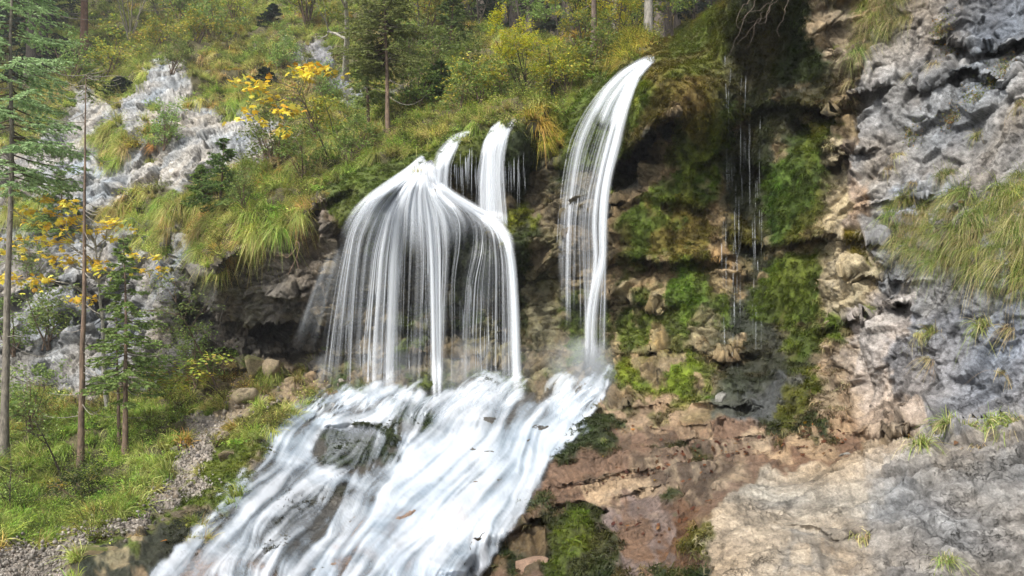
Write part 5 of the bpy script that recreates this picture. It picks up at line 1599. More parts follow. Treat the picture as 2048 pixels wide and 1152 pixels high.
def broadleaf(base, top, label, spread, r_trunk, cols, seed=0, nleaf=2500, lsize=(.03, .06), bark=BARK_G, stems=1, name='tree', cat='tree', group=None, shape='oval', levels=4, centres=None, crad=.5, leaf_parts=0, up=.4, fork=.35, crown_from=.35, flat=.5, bare=False):
    """trunk + limbs growing towards crown points; leaves hang in clumps at the twig ends"""
    r = np.random.default_rng(seed)
    base = np.asarray(base, float); top = np.asarray(top, float) - base
    o = empty(name, base, label, cat, group)
    mt = MB(); ends = []
    for s in range(stems):
        tp_end = top + (r.normal(0, spread * .45, 3) * (1, 1, .3) if stems > 1 else 0)
        tp = trunk_pts(r, (r.normal(0, .03), r.normal(0, .03), 0) if stems > 1 else (0, 0, 0), tp_end, 12, .06)
        tt = np.linspace(0, 1, 12)
        rt_ = r_trunk * (1 if s == 0 else r.uniform(.5, .9))
        mt.tube(tp, rt_ * (1 - .8 * tt), 7, bark)
        def grow(p, d, l, rad, lev):
            n = 6
            pts = [p]; dd = d / np.linalg.norm(d)
            for i in range(n):
                dd = dd + r.normal(0, .16, 3) + np.array([0, 0, .03]); dd /= np.linalg.norm(dd)
                pts.append(pts[-1] + dd * l / n)
            pts = np.array(pts)
            mt.tube(pts, np.linspace(rad, rad * .45, n + 1), 5 if lev < 2 else 3, bark)
            if lev >= levels - 1:
                ends.extend(pts[2:]); return
            for _ in range(3 if lev < 2 else 2):
                i = r.integers(2, n + 1)
                nd_ = dd + r.normal(0, .75, 3) * (1, 1, flat)
                grow(pts[i], nd_, l * r.uniform(.5, .75), rad * .5, lev + 1)
            ends.append(pts[-1])
        nb = 9 if centres is None else 0
        for _ in range(nb // stems + 2 if nb else 0):
            h = r.uniform(crown_from, 1)
            p = np.array([np.interp(h, tt, tp[:, k]) for k in range(3)])
            a = r.uniform(0, 6.28)
            grow(p, np.array([math.cos(a), math.sin(a), r.uniform(.1, .9)]), spread * r.uniform(.5, .9), rt_ * (1 - .7 * h) * .6, 1)
        if centres is not None and s == 0:
            for c in centres:
                c = np.asarray(c, float) - base
                h = np.clip((c @ tp_end) / (tp_end @ tp_end) - .15, .3, 1)
                p = np.array([np.interp(h, tt, tp[:, k]) for k in range(3)])
                n = 7; k_ = np.linspace(0, 1, n)[:, None]
                pts = p * (1 - k_) + c * k_ + r.normal(0, .03, (n, 3)) * np.sin(k_ * 3.14) * np.linalg.norm(c - p) + np.array([0, 0, 1]) * np.sin(k_ * 3.1) * .08 * np.linalg.norm(c - p)
                mt.tube(pts, np.linspace(max(.006, r_trunk * .35), .003, n), 4, bark)
                for _ in range(5):
                    dd = r.normal(0, 1, 3) * (1, .8, flat); dd /= np.linalg.norm(dd)
                    e = c + dd * crad * r.uniform(.4, 1)
                    mt.tube([pts[-2], (pts[-1] + e) / 2 + r.normal(0, .03, 3), e], [.004, .003, .0015], 3, bark)
                    ends.extend([c * (1 - q) + e * q for q in (.35, .6, .8, 1)])
    obj('trunk', mt.mesh('trunk', M_BARK), o)
    if bare: return o
    E = np.array(ends)
    if leaf_parts:
        protos_ = []
        for k in range(7):
            m = MB(); leaves(m, r, np.zeros((1, 3)), (1, 1), [cols[k % len(cols)]], up=up, shape=shape)
            protos_.append(m.mesh('leaf', M_LEAF))
        for k in range(leaf_parts):
            p = E[r.integers(len(E))] + r.normal(0, .05, 3) * (1.4, 1.4, .5)
            l = obj('leaf', protos_[k % 7], o)
            l.location = p; s = r.uniform(*lsize); l.scale = (s, s, s)
            l.rotation_euler = (r.normal(0, .35), r.normal(0, .35), r.uniform(0, 6.28))
    if nleaf:
        pos = E[r.integers(0, len(E), nleaf)] + r.normal(0, 1, (nleaf, 3)) * (.055, .055, .035)
        ml = MB(); leaves(ml, r, pos, lsize, cols, up=up, shape=shape)
        lo = obj('crown', ml.mesh('crown', M_LEAF), o)
    return o

def P3(px, py, d): return at(px, py, d)
def S3(px, py): return surf(px, py)

YELL = [(.62, .42, .03), (.70, .50, .06), (.55, .30, .02), (.60, .52, .10)]
ORNG = [(.85, .62, .07), (.88, .70, .10), (.84, .52, .05), (.80, .72, .14)]
LIME = [(.42, .42, .03), (.50, .45, .04), (.32, .36, .05), (.55, .42, .03)]
GREEN = [(.15, .23, .06), (.21, .30, .07), (.27, .34, .10)]
GYEL = [(.28, .34, .06), (.45, .45, .07), (.20, .28, .06), (.55, .45, .07)]

# -- left foreground
spruce(S3(6, 935), P3(34, -260, 14.5), 1.3, .062, 'tall spruce at the left edge with bare lower trunk and hazy green crown', .42, 130, SPR_H, (.17, .15, .12), 11, dead=26, gap=.05, dense=1.3, fill=1.6, taper=.5)
spruce(S3(152, 950), P3(172, 150, 13.0), .95, .052, 'thin dying spruce with bare curved dead branches on the left bank', .97, 5, SPR_L, BARK_B, 12, dead=46, gap=0)
spruce(S3(250, 915), P3(246, 470, 12.6), .85, .045, 'young green spruce with drooping layered branches right of the dying spruce', .24, 85, SPR_L, BARK_B, 13, dead=8, dense=1.2, taper=.8, fill=1.8)
spruce(S3(238, 892), P3(232, 590, 13.0), .55, .032, 'thin young spruce stem half hidden behind the layered green one', .35, 44, SPR_L, BARK_B, 14, dead=8, dense=1.2, fill=1.6)
broadleaf(S3(213, 812), P3(190, 480, 14.0), 'pale-barked young maple with golden yellow leaves left of the overhanging cliff', .6, .05, ORNG, 15, nleaf=380, lsize=(.07, .13), bark=(.36, .34, .30), name='maple_tree', cat='maple', shape='maple', leaf_parts=290, up=.5, crad=.42, flat=.22,
          centres=[P3(x, y, d) for x, y, d in [(60,420,13.5),(110,405,14),(150,440,13.8),(60,480,13.4),(120,480,14.2),(20,500,13.6),(100,520,13.5),(190,450,13.6),(240,445,13.8),(215,475,14),(60,560,13.5),(10,555,13.8),(160,520,13.8),(280,515,13.8),(310,540,14),(150,600,13.6),(90,450,13.8),(130,420,13.2),(185,540,13.4)]])
broadleaf(S3(440, 790), P3(350, 600, 13.6), 'slender green-leaved sapling leaning out below the overhanging cliff', .5, .022, GREEN + [(.2, .3, .1)], 16, nleaf=1300, lsize=(.035, .06), bark=BARK_B, name='sapling', cat='sapling', up=.9, crad=.4,
          centres=[P3(x, y, 13.7) for x, y in [(320,570),(350,560),(380,600),(340,620),(400,650),(370,660),(330,660),(410,620),(300,620),(360,700)]])
broadleaf(S3(452, 800), P3(380, 720, 13.0), 'sapling with large pale green leaves in front of the dark cave foot', .4, .016, GYEL + [(.3, .2, .06)], 17, nleaf=520, lsize=(.06, .11), bark=BARK_B, name='sapling', cat='sapling', up=1.2, crad=.28,
          centres=[P3(x, y, 12.9) for x, y in [(340,740),(380,735),(430,720),(410,745),(310,760),(350,765),(290,740)]])
broadleaf(S3(128, 962), P3(70, 840, 11.6), 'dark leaning bare sapling on the grassy bank at lower left', .3, .02, GREEN, 18, nleaf=120, lsize=(.03, .06), bark=(.07, .05, .04), name='sapling', cat='sapling', crown_from=.5)
broadleaf(S3(22, 1030), P3(22, 880, 10.4), 'small thin green sapling near the left edge above the path', .2, .01, GREEN, 19, nleaf=160, lsize=(.025, .045), bark=(.07, .05, .04), name='sapling', cat='sapling', crown_from=.2)
broadleaf(S3(175, 1010), P3(172, 960, 10.4), 'dark green low bush on the bank beside the gravel path', .32, .02, [(.05, .08, .02), (.08, .12, .03)], 20, nleaf=2200, lsize=(.025, .045), bark=BARK_B, stems=5, name='bush', cat='bush', crown_from=.1)
# -- hillside trees
broadleaf(S3(660, 320), P3(590, 170, 15.6), 'leaning maple sapling with orange-yellow leaves in the middle of the hillside', .6, .022, ORNG, 25, nleaf=0, lsize=(.10, .18), bark=(.12, .11, .08), name='maple_tree', cat='maple', shape='maple', leaf_parts=190, up=.7, crad=.30, flat=.25,
          centres=[P3(x, y, 15.6) for x, y in [(490,160),(505,180),(540,160),(545,190),(560,200),(520,205),(600,140),(610,155),(490,238),(520,248),(565,220),(580,220),(630,140),(560,265)]])
broadleaf(S3(680, 300), P3(640, 170, 16.0), 'thin yellow-leaved maple twig right of the orange maple sapling', .4, .014, YELL, 26, nleaf=0, lsize=(.09, .15), bark=(.12, .11, .08), name='maple_tree', cat='maple', shape='maple', leaf_parts=50, up=.7, crad=.2, flat=.25,
          centres=[P3(x, y, 15.9) for x, y in [(625,135),(650,140),(668,150),(610,130)]])
broadleaf(S3(612, 308), P3(560, 215, 16.2), 'thin pale leafless sapling arching over the hillside grass', .3, .014, GREEN, 27, nleaf=0, bark=(.42, .40, .36), name='sapling', cat='sapling', bare=True, levels=3)
spruce(S3(774, 280), P3(768, -60, 18.2), 1.25, .06, 'bushy green spruce standing on the slope above the great fan of water', .42, 120, SPR_M, BARK_B, 30, dead=6, gap=.08, dense=1.5, taper=.45, fill=1.5)
spruce(S3(737, 275), P3(735, 90, 18.4), .7, .05, 'smaller dark spruce just left of the bushy green spruce', .38, 60, SPR_M, BARK_B, 31, dead=8, dense=1.5, taper=.8, fill=1.6)
broadleaf(S3(689, 160), P3(690, -60, 23.0), 'bare pale forked tree on the upper slope', 2.0, .12, GREEN, 32, nleaf=0, bark=(.30, .28, .23), name='bare_tree', cat='bare tree', bare=True, levels=4, crown_from=.35)
broadleaf(S3(1062, 195), P3(1020, 80, 17.3), 'yellow-leaved shrub with dark slanting stems above the middle falls', .62, .03, LIME, 33, nleaf=3200, lsize=(.035, .07), bark=(.06, .05, .04), stems=5, name='shrub', cat='shrub', up=.6, crown_from=.35)
broadleaf(S3(1100, 190), P3(1095, 110, 17.8), 'low yellow-green shrub right of the yellow one with dark stems', .5, .02, GYEL, 34, nleaf=1500, lsize=(.035, .06), bark=(.06, .05, .04), stems=4, name='shrub', cat='shrub', up=.6, crown_from=.2)
broadleaf(S3(262, 95), P3(258, -40, 38), 'thin many-stemmed leafless shrub on the upper left slope', 1.5, .06, GREEN, 35, nleaf=500, lsize=(.08, .14), bark=(.20, .18, .13), stems=8, name='shrub', cat='shrub', crown_from=.5)
# dwarf pines and dense little spruces dotted over the slope
for k, (px, py, top, rad, cols, lab) in enumerate([
 (445, 425, 275, .75, SPR, 'dark young spruce on the grassy bulge left of the falls'),
 (400, 410, 330, .5, SPR_L, 'small pale spruce left of the dark one on the grassy bulge'),
 (120, 470, 340, 1.0, SPR_L, 'misty young spruce at the foot of the left cliff'),
 (238, 190, 155, .8, SPR_D, 'tiny dark conifer on top of the left cliff'),
 (545, 60, 10, .9, SPR_D, 'small dark conifer high on the slope by the upper rocks'),
 (530, 180, 135, .7, SPR_D, 'dark squat conifer above the orange maple leaves'),
 (880, 210, 120, .8, SPR, 'squat conifer between the bushy spruce and the yellow shrub'),
 (905, 120, -20, 1.0, SPR, 'slim conifer in the thicket behind the yellow shrub'),
 (990, 60, -60, 1.4, SPR_D, 'dark conifer at the top edge behind the yellow shrub')]):
    b = S3(px, py); dd = bil(DS, px, py)
    spruce(b, P3(px + 3, top, dd * 1.0), rad, .03 * dd / 16, lab, .03, 70, cols, BARK_B, 60 + k, dense=1.2 * dd / 16, taper=.7, gap=.03, fill=1.8)
# broadleaf shrubs dotted over the slope
shr = [(345,150,'GREEN'),(385,110,'GYEL'),(430,95,'GREEN'),(470,60,'GYEL'),(360,60,'GREEN'),(300,110,'GYEL'),(560,150,'GREEN'),(610,60,'GYEL'),(540,330,'GREEN'),(600,355,'GREEN'),(500,440,'GREEN'),(640,300,'GYEL'),
       (700,330,'GREEN'),(820,130,'GREEN'),(850,80,'GYEL'),(870,190,'GREEN'),(930,160,'GREEN'),(960,210,'GYEL'),(830,240,'GREEN'),(920,230,'GREEN'),(650,210,'GREEN'),(200,160,'GYEL'),(150,180,'GREEN'),(60,560,'GREEN'),(90,700,'GREEN'),(30,720,'GREEN'),(330,300,'GREEN'),(1130,180,'GYEL'),(1180,150,'GREEN'),(1000,200,'GREEN'),(300,800,'GREEN'),(60,880,'GREEN'),(390,790,'GREEN')]
shproto = {}
SHLAB = {'GREEN': 'low rounded green-leaved shrub among the hillside grass', 'GYEL': 'low yellowish-leaved shrub among the hillside grass'}
SHWHERE = ['left of the upper rock outcrop', 'above the pale outcrop', 'near the top of the slope left of the outcrop', 'high on the slope left of the dark conifer', 'on the upper slope above the left cliff', 'on the crest of the left cliff', 'just above the orange maple leaves', 'at the top edge left of the bare forked tree', 'below the orange maple leaves', 'between maple and overhanging cliff', 'on the grassy lip over the cave', 'beside the maple stem', 'below the bushy spruce, over the moss', 'right of the bushy spruce', 'at the top edge right of the bushy spruce', 'on the slope under the top saplings', 'left of the yellow shrub', 'under the yellow shrub', 'above the slim left fall', 'above the middle fall', 'right of the bare forked tree', 'behind the top of the left cliff', 'beside the tall left spruce crown', 'at the foot of the left cliff by the tall spruce', 'low at the left cliff behind the dying spruce', 'at the left edge below the cliff', 'in a grassy gap of the left cliff', 'right of the yellow shrub above the long fall', 'at the head of the long right fall', 'between the middle and right falls', 'at the back of the left bank', 'beside the tall spruce trunk base', 'at the foot of the cave wall']
def copy_tree(o, loc, rz, s, label):
    c = o.copy(); COL.objects.link(c); c.location = loc; c.rotation_euler = (0, 0, rz); c.scale = (s, s, s); c['label'] = label
    for ch in o.children:
        d_ = ch.copy(); COL.objects.link(d_); d_.parent = c
    return c
for k, (px, py, kd) in enumerate(shr):
    b = S3(px, py); dd = float(bil(DS, px, py)); key = (kd, k % 2)
    lb = ('low green shrub ' if kd == 'GREEN' else 'low yellowish shrub ') + SHWHERE[k]
    s = (1.0 + .8 * ((k * 37) % 10) / 10) * (dd / 20) ** .8
    if key not in shproto:
        shproto[key] = broadleaf((0, 0, 0), (.1, 0, .75), lb, .5, .02, GREEN if kd == 'GREEN' else GYEL, 80 + k, nleaf=1500, lsize=(.035, .07), bark=BARK_B, stems=5, name='shrub', cat='shrub', group='low shrubs dotted over the hillside', crown_from=.1)
        o = shproto[key]; o.location = b; o.scale = (s, s, s)
    else:
        copy_tree(shproto[key], b, rr.uniform(0, 6.28), s, lb)
# -- forest behind the brink
def forest_trunk(px, py, top_px, w, d, label, bark, seed, **kw):
    b = at(px, py, d)
    return spruce(b, at(top_px, -700, d * 1.02), w_r(22, d), w * d / F_PX / 2, label, .45, 26, SPR_D, bark, seed, dead=14, gap=.2, dense=2.0, fill=.7, **kw)
def w_r(px_, d): return 1.9
forest_trunk(1297, 100, 1297, 19, 19.5, 'thick pale grey spruce trunk right above the head of the right-hand fall', (.27, .25, .22), 200)
forest_trunk(1188, 122, 1186, 12, 19.5, 'dark brown spruce trunk left of the thick pale one', (.12, .09, .07), 201)
forest_trunk(1229, 100, 1229, 11, 24.5, 'greyish spruce trunk between the dark brown and the thick pale trunk', (.19, .17, .15), 202)
forest_trunk(168, 128, 172, 15, 38, 'reddish brown trunk in front of the dark spruces at upper left', BARK_R, 203)
def unit_spruce(seed, rad, cf, cols):
    o = spruce((0, 0, 0), (.15, .1, 20), rad, .20, 'x', cf, 90, cols, (.10, .08, .065), seed, dead=5, gap=.08, dense=3.6, fill=1.7, taper=.75)
    return o
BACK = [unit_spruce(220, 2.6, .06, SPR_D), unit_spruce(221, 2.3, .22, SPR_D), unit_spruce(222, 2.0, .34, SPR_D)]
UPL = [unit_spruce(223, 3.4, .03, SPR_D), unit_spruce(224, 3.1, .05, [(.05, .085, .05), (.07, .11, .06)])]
def put_spruce(protos_, k, loc, rz, s, label, group, used_=set()):
    src = protos_[k % len(protos_)]
    if id(src) not in used_:
        used_.add(id(src)); o = src; o.location = loc; o.rotation_euler = (0, 0, rz); o.scale = (s, s, s); o['label'] = label
    else:
        o = copy_tree(src, loc, rz, s, label)
    o['group'] = group
for k, (px, d) in enumerate([(880,40),(925,36),(965,44),(1010,38),(1060,42),(1110,36),(1150,44),(1250,38),(1275,46),(1335,34),(1355,40),(1395,36),(1420,44),(850,46),(800,48),(1205,48),(1085,50),(985,50),(760,52),(720,50),(650,52),(1375,50),(1310,50),(1030,32),(1135,30),(1210,31),(1320,28),(940,30),(1450,33),(1480,40),(1165,54),(1240,54),(1340,54),(1045,54)]):
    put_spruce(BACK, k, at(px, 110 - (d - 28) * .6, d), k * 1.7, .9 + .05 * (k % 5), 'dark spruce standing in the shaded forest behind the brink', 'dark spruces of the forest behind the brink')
for k, (px, py, d) in enumerate([(100,135,44),(60,120,47),(130,110,50),(25,100,50),(195,85,50),(330,10,60),(235,10,60),(420,10,60),(85,160,38),(500,0,60),(580,0,62),(-20,130,40),(150,95,56),(10,60,60),(60,180,36)]):
    put_spruce(UPL, k, at(px, py, d), k * 2.1, .8 + .07 * (k % 5), 'dark blue-green spruce in the misty stand at the upper left', 'dark spruces of the upper left stand')
# leafy young trees in front of the forest
for k, (px, py, tx, ty, d, cols, n, lab) in enumerate([
 (1170,118,1150,-30,20.5,GYEL,2600,'yellow-green leafy sapling left of the dark brown trunk'),
 (1235,95,1228,-30,21,LIME,2400,'yellow-leaved sapling between the forest trunks'),
 (1265,90,1262,20,20,GYEL,1700,'small yellow-green sapling just left of the thick pale trunk'),
 (1345,75,1345,-30,20,GREEN,2200,'fresh green sapling right of the thick pale trunk'),
 (1390,50,1385,-60,21,GYEL,2400,'yellowish sapling at the edge of the mossy brow'),
 (1120,90,1110,-60,24,GREEN,2200,'green sapling behind the yellow shrub at the forest edge'),
 (1050,60,1045,-70,27,GREEN,2600,'broad green sapling in the middle of the forest edge'),
 (960,50,955,-80,28,GREEN,2600,'green sapling above the middle falls at the top edge'),
 (840,60,840,-60,28,GYEL,2400,'pale green sapling right of the bushy spruce at the top edge'),
 (330,55,320,-60,40,GREEN,2600,'hazy green broadleaf tree at the top edge of the left slope'),
 (620,40,625,-60,32,GYEL,2200,'pale green broadleaf tree left of the bare forked tree')]):
    sp = d * .045
    broadleaf(at(px, py, d), at(tx, ty, d), lab, sp, .03 * d / 20, cols, 300 + k, nleaf=n, lsize=(.0022 * d, .0042 * d), bark=(.08, .065, .05), stems=3, name='sapling', cat='sapling', crown_from=.25, up=.5)
# ------------------------------------------------------------------ boulders, loose stones, leaves, roots
M_STONE = None
def stone_material():
    m, nt, out = mat_new("loose_stone")
    L = nt.links
    tc = nt.nodes.new('ShaderNodeTexCoord'); co = tc.outputs['Object']
    a = nt.nodes.new('ShaderNodeAttribute'); a.attribute_name = 'Col'
    n1 = noise_node(nt, co, 9, 8, .65, .4); n2 = noise_node(nt, co, 45, 5, .7)
    f = math_n(nt, 'MULTIPLY', maprange(nt, n1.outputs['Fac'], .3, .7, .6, 1.35), maprange(nt, n2.outputs['Fac'], .3, .7, .7, 1.3))
    vm = nt.nodes.new('ShaderNodeVectorMath'); vm.operation = 'SCALE'
    L.new(a.outputs['Color'], vm.inputs[0]); L.new(f, vm.inputs['Scale'])
    bs = nt.nodes.new('ShaderNodeBsdfPrincipled'); bs.inputs['Roughness'].default_value = .85
    L.new(vm.outputs[0], bs.inputs['Base Color'])
    bp = nt.nodes.new('ShaderNodeBump'); bp.inputs['Distance'].default_value = .02
    L.new(n2.outputs['Fac'], bp.inputs['Height']); L.new(bp.outputs[0], bs.inputs['Normal'])
    L.new(bs.outputs[0], out.inputs['Surface'])
    return m
M_STONE = stone_material()
def stone_mesh(name, seed, n, col, mosscol=None, sharp=1.0):
    r = np.random.default_rng(seed)
    # cube-sphere cut by random planes
    k = n
    g = np.linspace(-1, 1, k)
    V, F, cnt = [], [], 0
    for ax in range(3):
        for s in (-1, 1):
            a, b = np.meshgrid(g, g, indexing='ij')
            p = np.zeros((k, k, 3)); p[..., ax] = s; p[..., (ax + 1) % 3] = a * s; p[..., (ax + 2) % 3] = b
            V.append(p.reshape(-1, 3))
            i, j = np.meshgrid(np.arange(k - 1), np.arange(k - 1), indexing='ij')
            F.append(np.stack([i * k + j, (i + 1) * k + j, (i + 1) * k + j + 1, i * k + j + 1], -1).reshape(-1, 4) + cnt); cnt += k * k
    V = np.concatenate(V); F = np.concatenate(F)
    V = V / np.linalg.norm(V, axis=1)[:, None]
    rad = np.full(len(V), 1.25)
    for _ in range(11):
        nn = r.normal(0, 1, 3); nn /= np.linalg.norm(nn)
        d = r.uniform(.5, .85)
        c = V @ nn
        rad = np.where(c > .05, np.minimum(rad, d / np.maximum(c, .05)), rad)
    V = V * rad[:, None] * np.array([1, r.uniform(.7, .95), r.uniform(.6, .9)])
    o_ = r.uniform(0, 50)
    h = fbm(V[:, 0] * 2.5 + o_, V[:, 1] * 2.5, V[:, 2] * 2.5, 4, seed) * .06
    V = V * (1 + h)[:, None]
    t = 1 + .35 * fbm(V[:, 0] * 3 + o_, V[:, 1] * 3, V[:, 2] * 3, 3, seed + 9)
    Cc = np.array(col)[None] * t[:, None]
    if mosscol is not None:
        mm = sstep(.1, .6, V[:, 2] + .5 * fbm(V[:, 0] * 3 + o_, V[:, 1] * 3, V[:, 2] * 3, 3, seed + 19))[:, None]
        Cc = Cc * (1 - mm) + np.array(mosscol)[None] * mm
    # weld the cube seams
    key = np.round(V, 4); _, first, inv = np.unique(key, axis=0, return_index=True, return_inverse=True)
    inv = inv.ravel()
    F = inv[F]
    return mesh_np(name, V[first], F, M_STONE, True, {'Col': np.clip(Cc[first], .01, .8)})
def boulder(px, py, wpx, label, col=(.30, .235, .15), moss_=None, seed=0, squash=.85, sink=.55, name='boulder', rz=None):
    d = float(bil(DS, px, py)); s = wpx * d / F_PX / 2
    o = obj(name, stone_mesh('boulder', 700 + seed, 15, col, moss_), label=label, category='boulder')
    n = nrm(px, py)
    o.location = surf(px, py) + n * s * (.5 - sink)
    o.scale = (s, s, s * squash)
    o.rotation_euler = (rr.uniform(-.3, .3), rr.uniform(-.3, .3), rr.uniform(0, 6.28) if rz is None else rz)
    return o
boulder(486, 798, 62, 'big round tan boulder at the top of the gravel path below the cave', (.30, .24, .15), None, 1)
boulder(508, 738, 56, 'upright tan block wedged under the dark overhang above the big boulder', (.26, .21, .12), (.10, .10, .03), 2, 1.0)
boulder(552, 745, 60, 'tan slab stone leaning right of the wedged upright block', (.28, .22, .14), None, 3, 1.0)
boulder(590, 760, 40, 'small tan stone at the cave foot nearest the falling water', (.26, .20, .13), None, 4)
boulder(452, 880, 40, 'tan stone half sunk in the gravel at the upper path', (.29, .23, .17), None, 5)
boulder(372, 918, 30, 'grey-brown stone on the grassy edge of the path', (.22, .20, .17), None, 6)
boulder(268, 1020, 62, 'flat ochre rock on the left edge of the gravel path', (.30, .22, .13), None, 7, .35)
boulder(352, 905, 24, 'small stone beside the grey-brown one on the path edge', (.24, .21, .18), None, 8)
boulder(205, 1112, 90, 'long pale tan rock between the moss and the path at lower left', (.36, .28, .16), (.12, .14, .02), 9, .4)
boulder(392, 975, 46, 'green mossy boulder on the stream side of the path', (.2, .17, .1), (.11, .13, .015), 10, .7)
boulder(465, 920, 60, 'mossy green boulder with reddish flank beside the cascade', (.2, .15, .09), (.10, .12, .015), 11, .8)
boulder(300, 1060, 34, 'small bright green moss-capped stone by the dark rock', (.2, .17, .1), (.12, .14, .015), 12, .6)
boulder(1445, 795, 40, 'pale wet stone at the foot of the dripping moss wall', (.30, .29, .26), None, 16, .7)
boulder(1060, 1120, 70, 'pinkish tan rock at the bottom edge beside the cascade', (.34, .22, .15), None, 17, .6)
boulder(1845, 655, 20, 'little grey stone on the ledge below the hanging grass', (.3, .3, .31), None, 18)
boulder(1690, 905, 30, 'pale limestone chip lying on top of the foreground rock', (.36, .34, .3), None, 19, .4)
# loose stones on the path
sm = [stone_mesh('stone', 760 + k, 4, c) for k, c in enumerate([(.30, .26, .21), (.24, .21, .18), (.36, .32, .27), (.26, .21, .15), (.33, .27, .2), (.22, .2, .19)])]
path = [(-10,1140),(60,1128),(130,1110),(200,1085),(260,1060),(300,1030),(350,985),(380,940),(400,900),(425,860),(450,840)]
for k in range(150):
    i = rr.randrange(len(path) - 1); t = rr.random()
    px = path[i][0] * (1 - t) + path[i + 1][0] * t + rr.gauss(0, 14); py = path[i][1] * (1 - t) + path[i + 1][1] * t + rr.gauss(0, 10)
    d = float(bil(DS, px, py)); s = rr.choice([3, 4, 5, 6, 9]) * d / F_PX * rr.uniform(.6, 1.1)
    o = obj('stone', sm[k % 6], label='angular pale stone lying loose on the gravel path', category='stone', group='loose stones on the gravel path')
    o.location = surf(px, py) + nrm(px, py) * s * .3
    o.scale = (s, s, s * .7); o.rotation_euler = (rr.uniform(0, 6), rr.uniform(0, 6), rr.uniform(0, 6))
for k in range(60):
    px = rr.uniform(440, 700); py = 830 - (px - 440) * .18 + rr.gauss(0, 16)
    d = float(bil(DS, px, py)); s = rr.choice([3, 4, 5, 8]) * d / F_PX
    o = obj('stone', sm[k % 6], label='tan stone in the rubble between the cave foot and the cascade', category='stone', group='rubble stones below the cave')
    o.location = surf(px, py) + nrm(px, py) * s * .3
    o.scale = (s, s, s * .7); o.rotation_euler = (rr.uniform(0, 6), rr.uniform(0, 6), rr.uniform(0, 6))
# fallen leaves
rl = np.random.default_rng(77)
lv = []
for k, c in enumerate([(.12, .04, .02), (.16, .065, .025), (.09, .04, .02), (.22, .12, .05), (.45, .20, .03), (.62, .42, .04)]):
    m = MB(); leaves(m, rl, np.zeros((1, 3)), (1, 1), [c], up=3, shape='oval' if k % 2 else 'maple'); lv.append(m.mesh('leaf', M_LEAF))
def drop_leaf(px, py, k, s, label, group):
    p, n = surf(px, py), nrm(px, py)
    o = obj('fallen_leaf', lv[k], label=label, category='leaf', group=group)
    up = Vector(n) + Vector((rl.normal(0, .25), rl.normal(0, .25), rl.normal(0, .25) + .3))
    q = up.to_track_quat('Z', 'Y')
    o.rotation_euler = (q.to_matrix() @ Matrix.Rotation(rl.uniform(0, 6.28), 3, 'Z')).to_euler()
    o.location = p + n * .015
    o.scale = (s, s, s)
LINES = [([(1200,960),(1300,930),(1400,900),(1500,880),(1600,865),(1700,862)], 8, 90), ([(1380,915),(1480,900),(1560,905),(1660,905)], 6, 50), ([(1150,960),(1250,950),(1350,945),(1420,930)], 16, 40), ([(1240,1000),(1300,1060),(1350,1040),(1420,980)], 18, 40), ([(1130,830),(1250,850),(1330,870)], 14, 14), ([(1560,880),(1640,870),(1680,880)], 5, 30)]
for pl, sg, cnt_ in LINES:
    pl = np.array(pl, float)
    for _ in range(cnt_):
        t = rl.uniform(0, len(pl) - 1.001); i = int(t); q = pl[i] + (pl[i + 1] - pl[i]) * (t - i) + rl.normal(0, sg, 2)
        k = int(rl.choice([0, 0, 0, 1, 1, 1, 2, 2, 3])); drop_leaf(q[0], q[1], k, rl.uniform(.028, .06), 'reddish brown fallen leaf lying on the wet brown slab', 'fallen leaves on the brown slab')
for px, py, k, lab in [(1210,912,5,'bright yellow leaf on the dark moss beside the cascade'),(1308,962,5,'yellow leaf near the middle of the brown slab'),(1610,845,5,'yellow leaf at the top of the brown slab'),(1268,866,4,'pale orange leaf on the upper left of the slab'),
                       (1818,866,4,'rust-red leaf at the base of the grey cliff'),(1872,868,5,'yellow leaf at the base of the grey cliff'),(1910,908,3,'tan curled leaf on the foreground rock beside the grass strip'),(1830,972,4,'small orange leaf alone on the grey foreground rock'),
                       (1930,520,1,'red-brown leaf caught in the big hanging grass patch'),(1935,405,3,'brown dead leaf at the top of the hanging grass patch'),(1385,68,4,'orange leaf on the brown moss brow'),(1030,1012,5,'yellow leaf beside the lower cascade'),
                       (320,1098,4,'pinkish leaf on the dark mossy rock at lower left'),(175,786,5,'yellow leaf on the grassy bank behind the dying spruce'),(110,810,5,'orange leaf on the left grassy bank')]:
    drop_leaf(px, py, k, .085 if px < 400 else .06, lab, 'single bright fallen leaves')
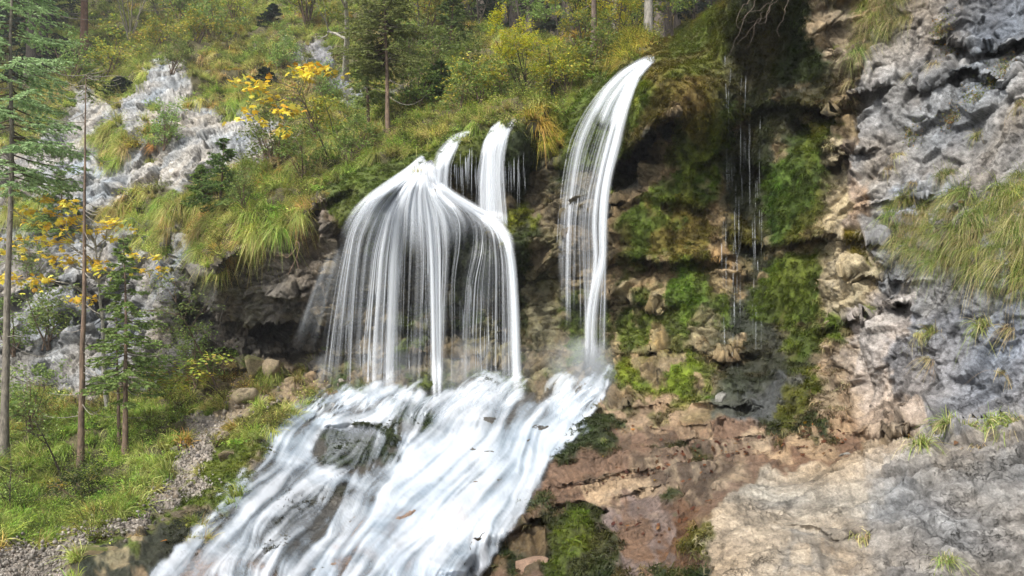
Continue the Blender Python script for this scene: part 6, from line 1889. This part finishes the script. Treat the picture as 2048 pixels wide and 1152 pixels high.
# roots and dead twigs
def root(px0, py0, pts, r0, label, name='root', off=.12, col=(.25, .17, .12)):
    d0 = float(bil(DS, px0, py0)) - off
    q = resample(pts, 26)
    d = d0 - np.linspace(0, off, 26)
    w = at(q[:, 0], q[:, 1], d)
    w = w + np.stack([vnoise(np.arange(26) * .4 + px0, np.zeros(26), np.zeros(26) + k_, 5) * .02 for k_ in range(3)], -1)
    mb = MB(); mb.tube(w, np.linspace(r0, r0 * .3, 26), 6, col)
    return obj(name, mb.mesh(name, M_BARK), label=label, category='root')
root(588, 470, [(560,505),(575,520),(592,500),(590,480),(600,490),(590,520),(575,548)], .014, 'pale looped root dangling under the grassy lip of the overhang')
root(592, 500, [(588,470),(582,500),(592,520),(598,540),(588,575),(580,590)], .016, 'long S-shaped root hanging down the overhang face')
root(570, 500, [(545,500),(555,510),(570,512),(585,500)], .010, 'thin curved root left of the long S-shaped root')
root(540, 490, [(530,470),(536,500),(545,520),(560,530)], .009, 'thin root arching under the lip left of the looped root')
root(455, 640, [(470,560),(452,600),(440,650),(430,690)], .028, 'thick dark root running down the recess of the overhang', col=(.06, .05, .04))
for k, pl in enumerate([[(1560,-10),(1530,30),(1500,60),(1470,90)],[(1520,-10),(1490,40),(1465,95),(1450,120)],[(1545,0),(1520,20),(1490,30),(1478,50)],[(1540,10),(1530,50),(1500,45),(1480,40)],[(1580,-10),(1570,20),(1555,60),(1560,75)],[(1500,0),(1480,20),(1470,45),(1490,70)],[(1530,20),(1510,50),(1505,80),(1490,100)]]):
    root(pl[0][0], pl[0][1] + 20, pl, .0035, ['long pale dead twig hanging over the dripping moss', 'dead twig reaching lowest to the left over the dark moss', 'short pale twig on the moss brow', 'crooked twig crossing the other dead twigs', 'dead twig at the right of the tangle on the moss wall', 'small twig at the left of the tangle', 'thin twig in the middle of the tangle'][k], 'dead_twig', .2, (.15, .115, .09))['category'] = 'twig'
# ------------------------------------------------------------------ the valley's damp air
hz = P.reshape(-1, 3)
lo = hz.min(0) - np.array([3, 3, 1]); hi = hz.max(0) + np.array([3, 3, 3])
lo = np.minimum(lo, (-4, -6, -3)); hi = np.maximum(hi, (4, 4, 70))
hv = [(x, y, z) for x in (lo[0], hi[0]) for y in (lo[1], hi[1]) for z in (lo[2], hi[2])]
hf = [(0, 1, 3, 2), (4, 6, 7, 5), (0, 4, 5, 1), (2, 3, 7, 6), (0, 2, 6, 4), (1, 5, 7, 3)]
m, nt, out = mat_new("haze")
pv = nt.nodes.new('ShaderNodeVolumePrincipled')
pv.inputs['Color'].default_value = (.93, .96, 1, 1)
pv.inputs['Density'].default_value = .0011
pv.inputs['Anisotropy'].default_value = .2
nt.links.new(pv.outputs[0], out.inputs['Volume'])
obj('haze', mesh_np('haze', hv, np.array(hf), m, False), kind='stuff', label='pale damp haze thickening towards the far left of the gorge')
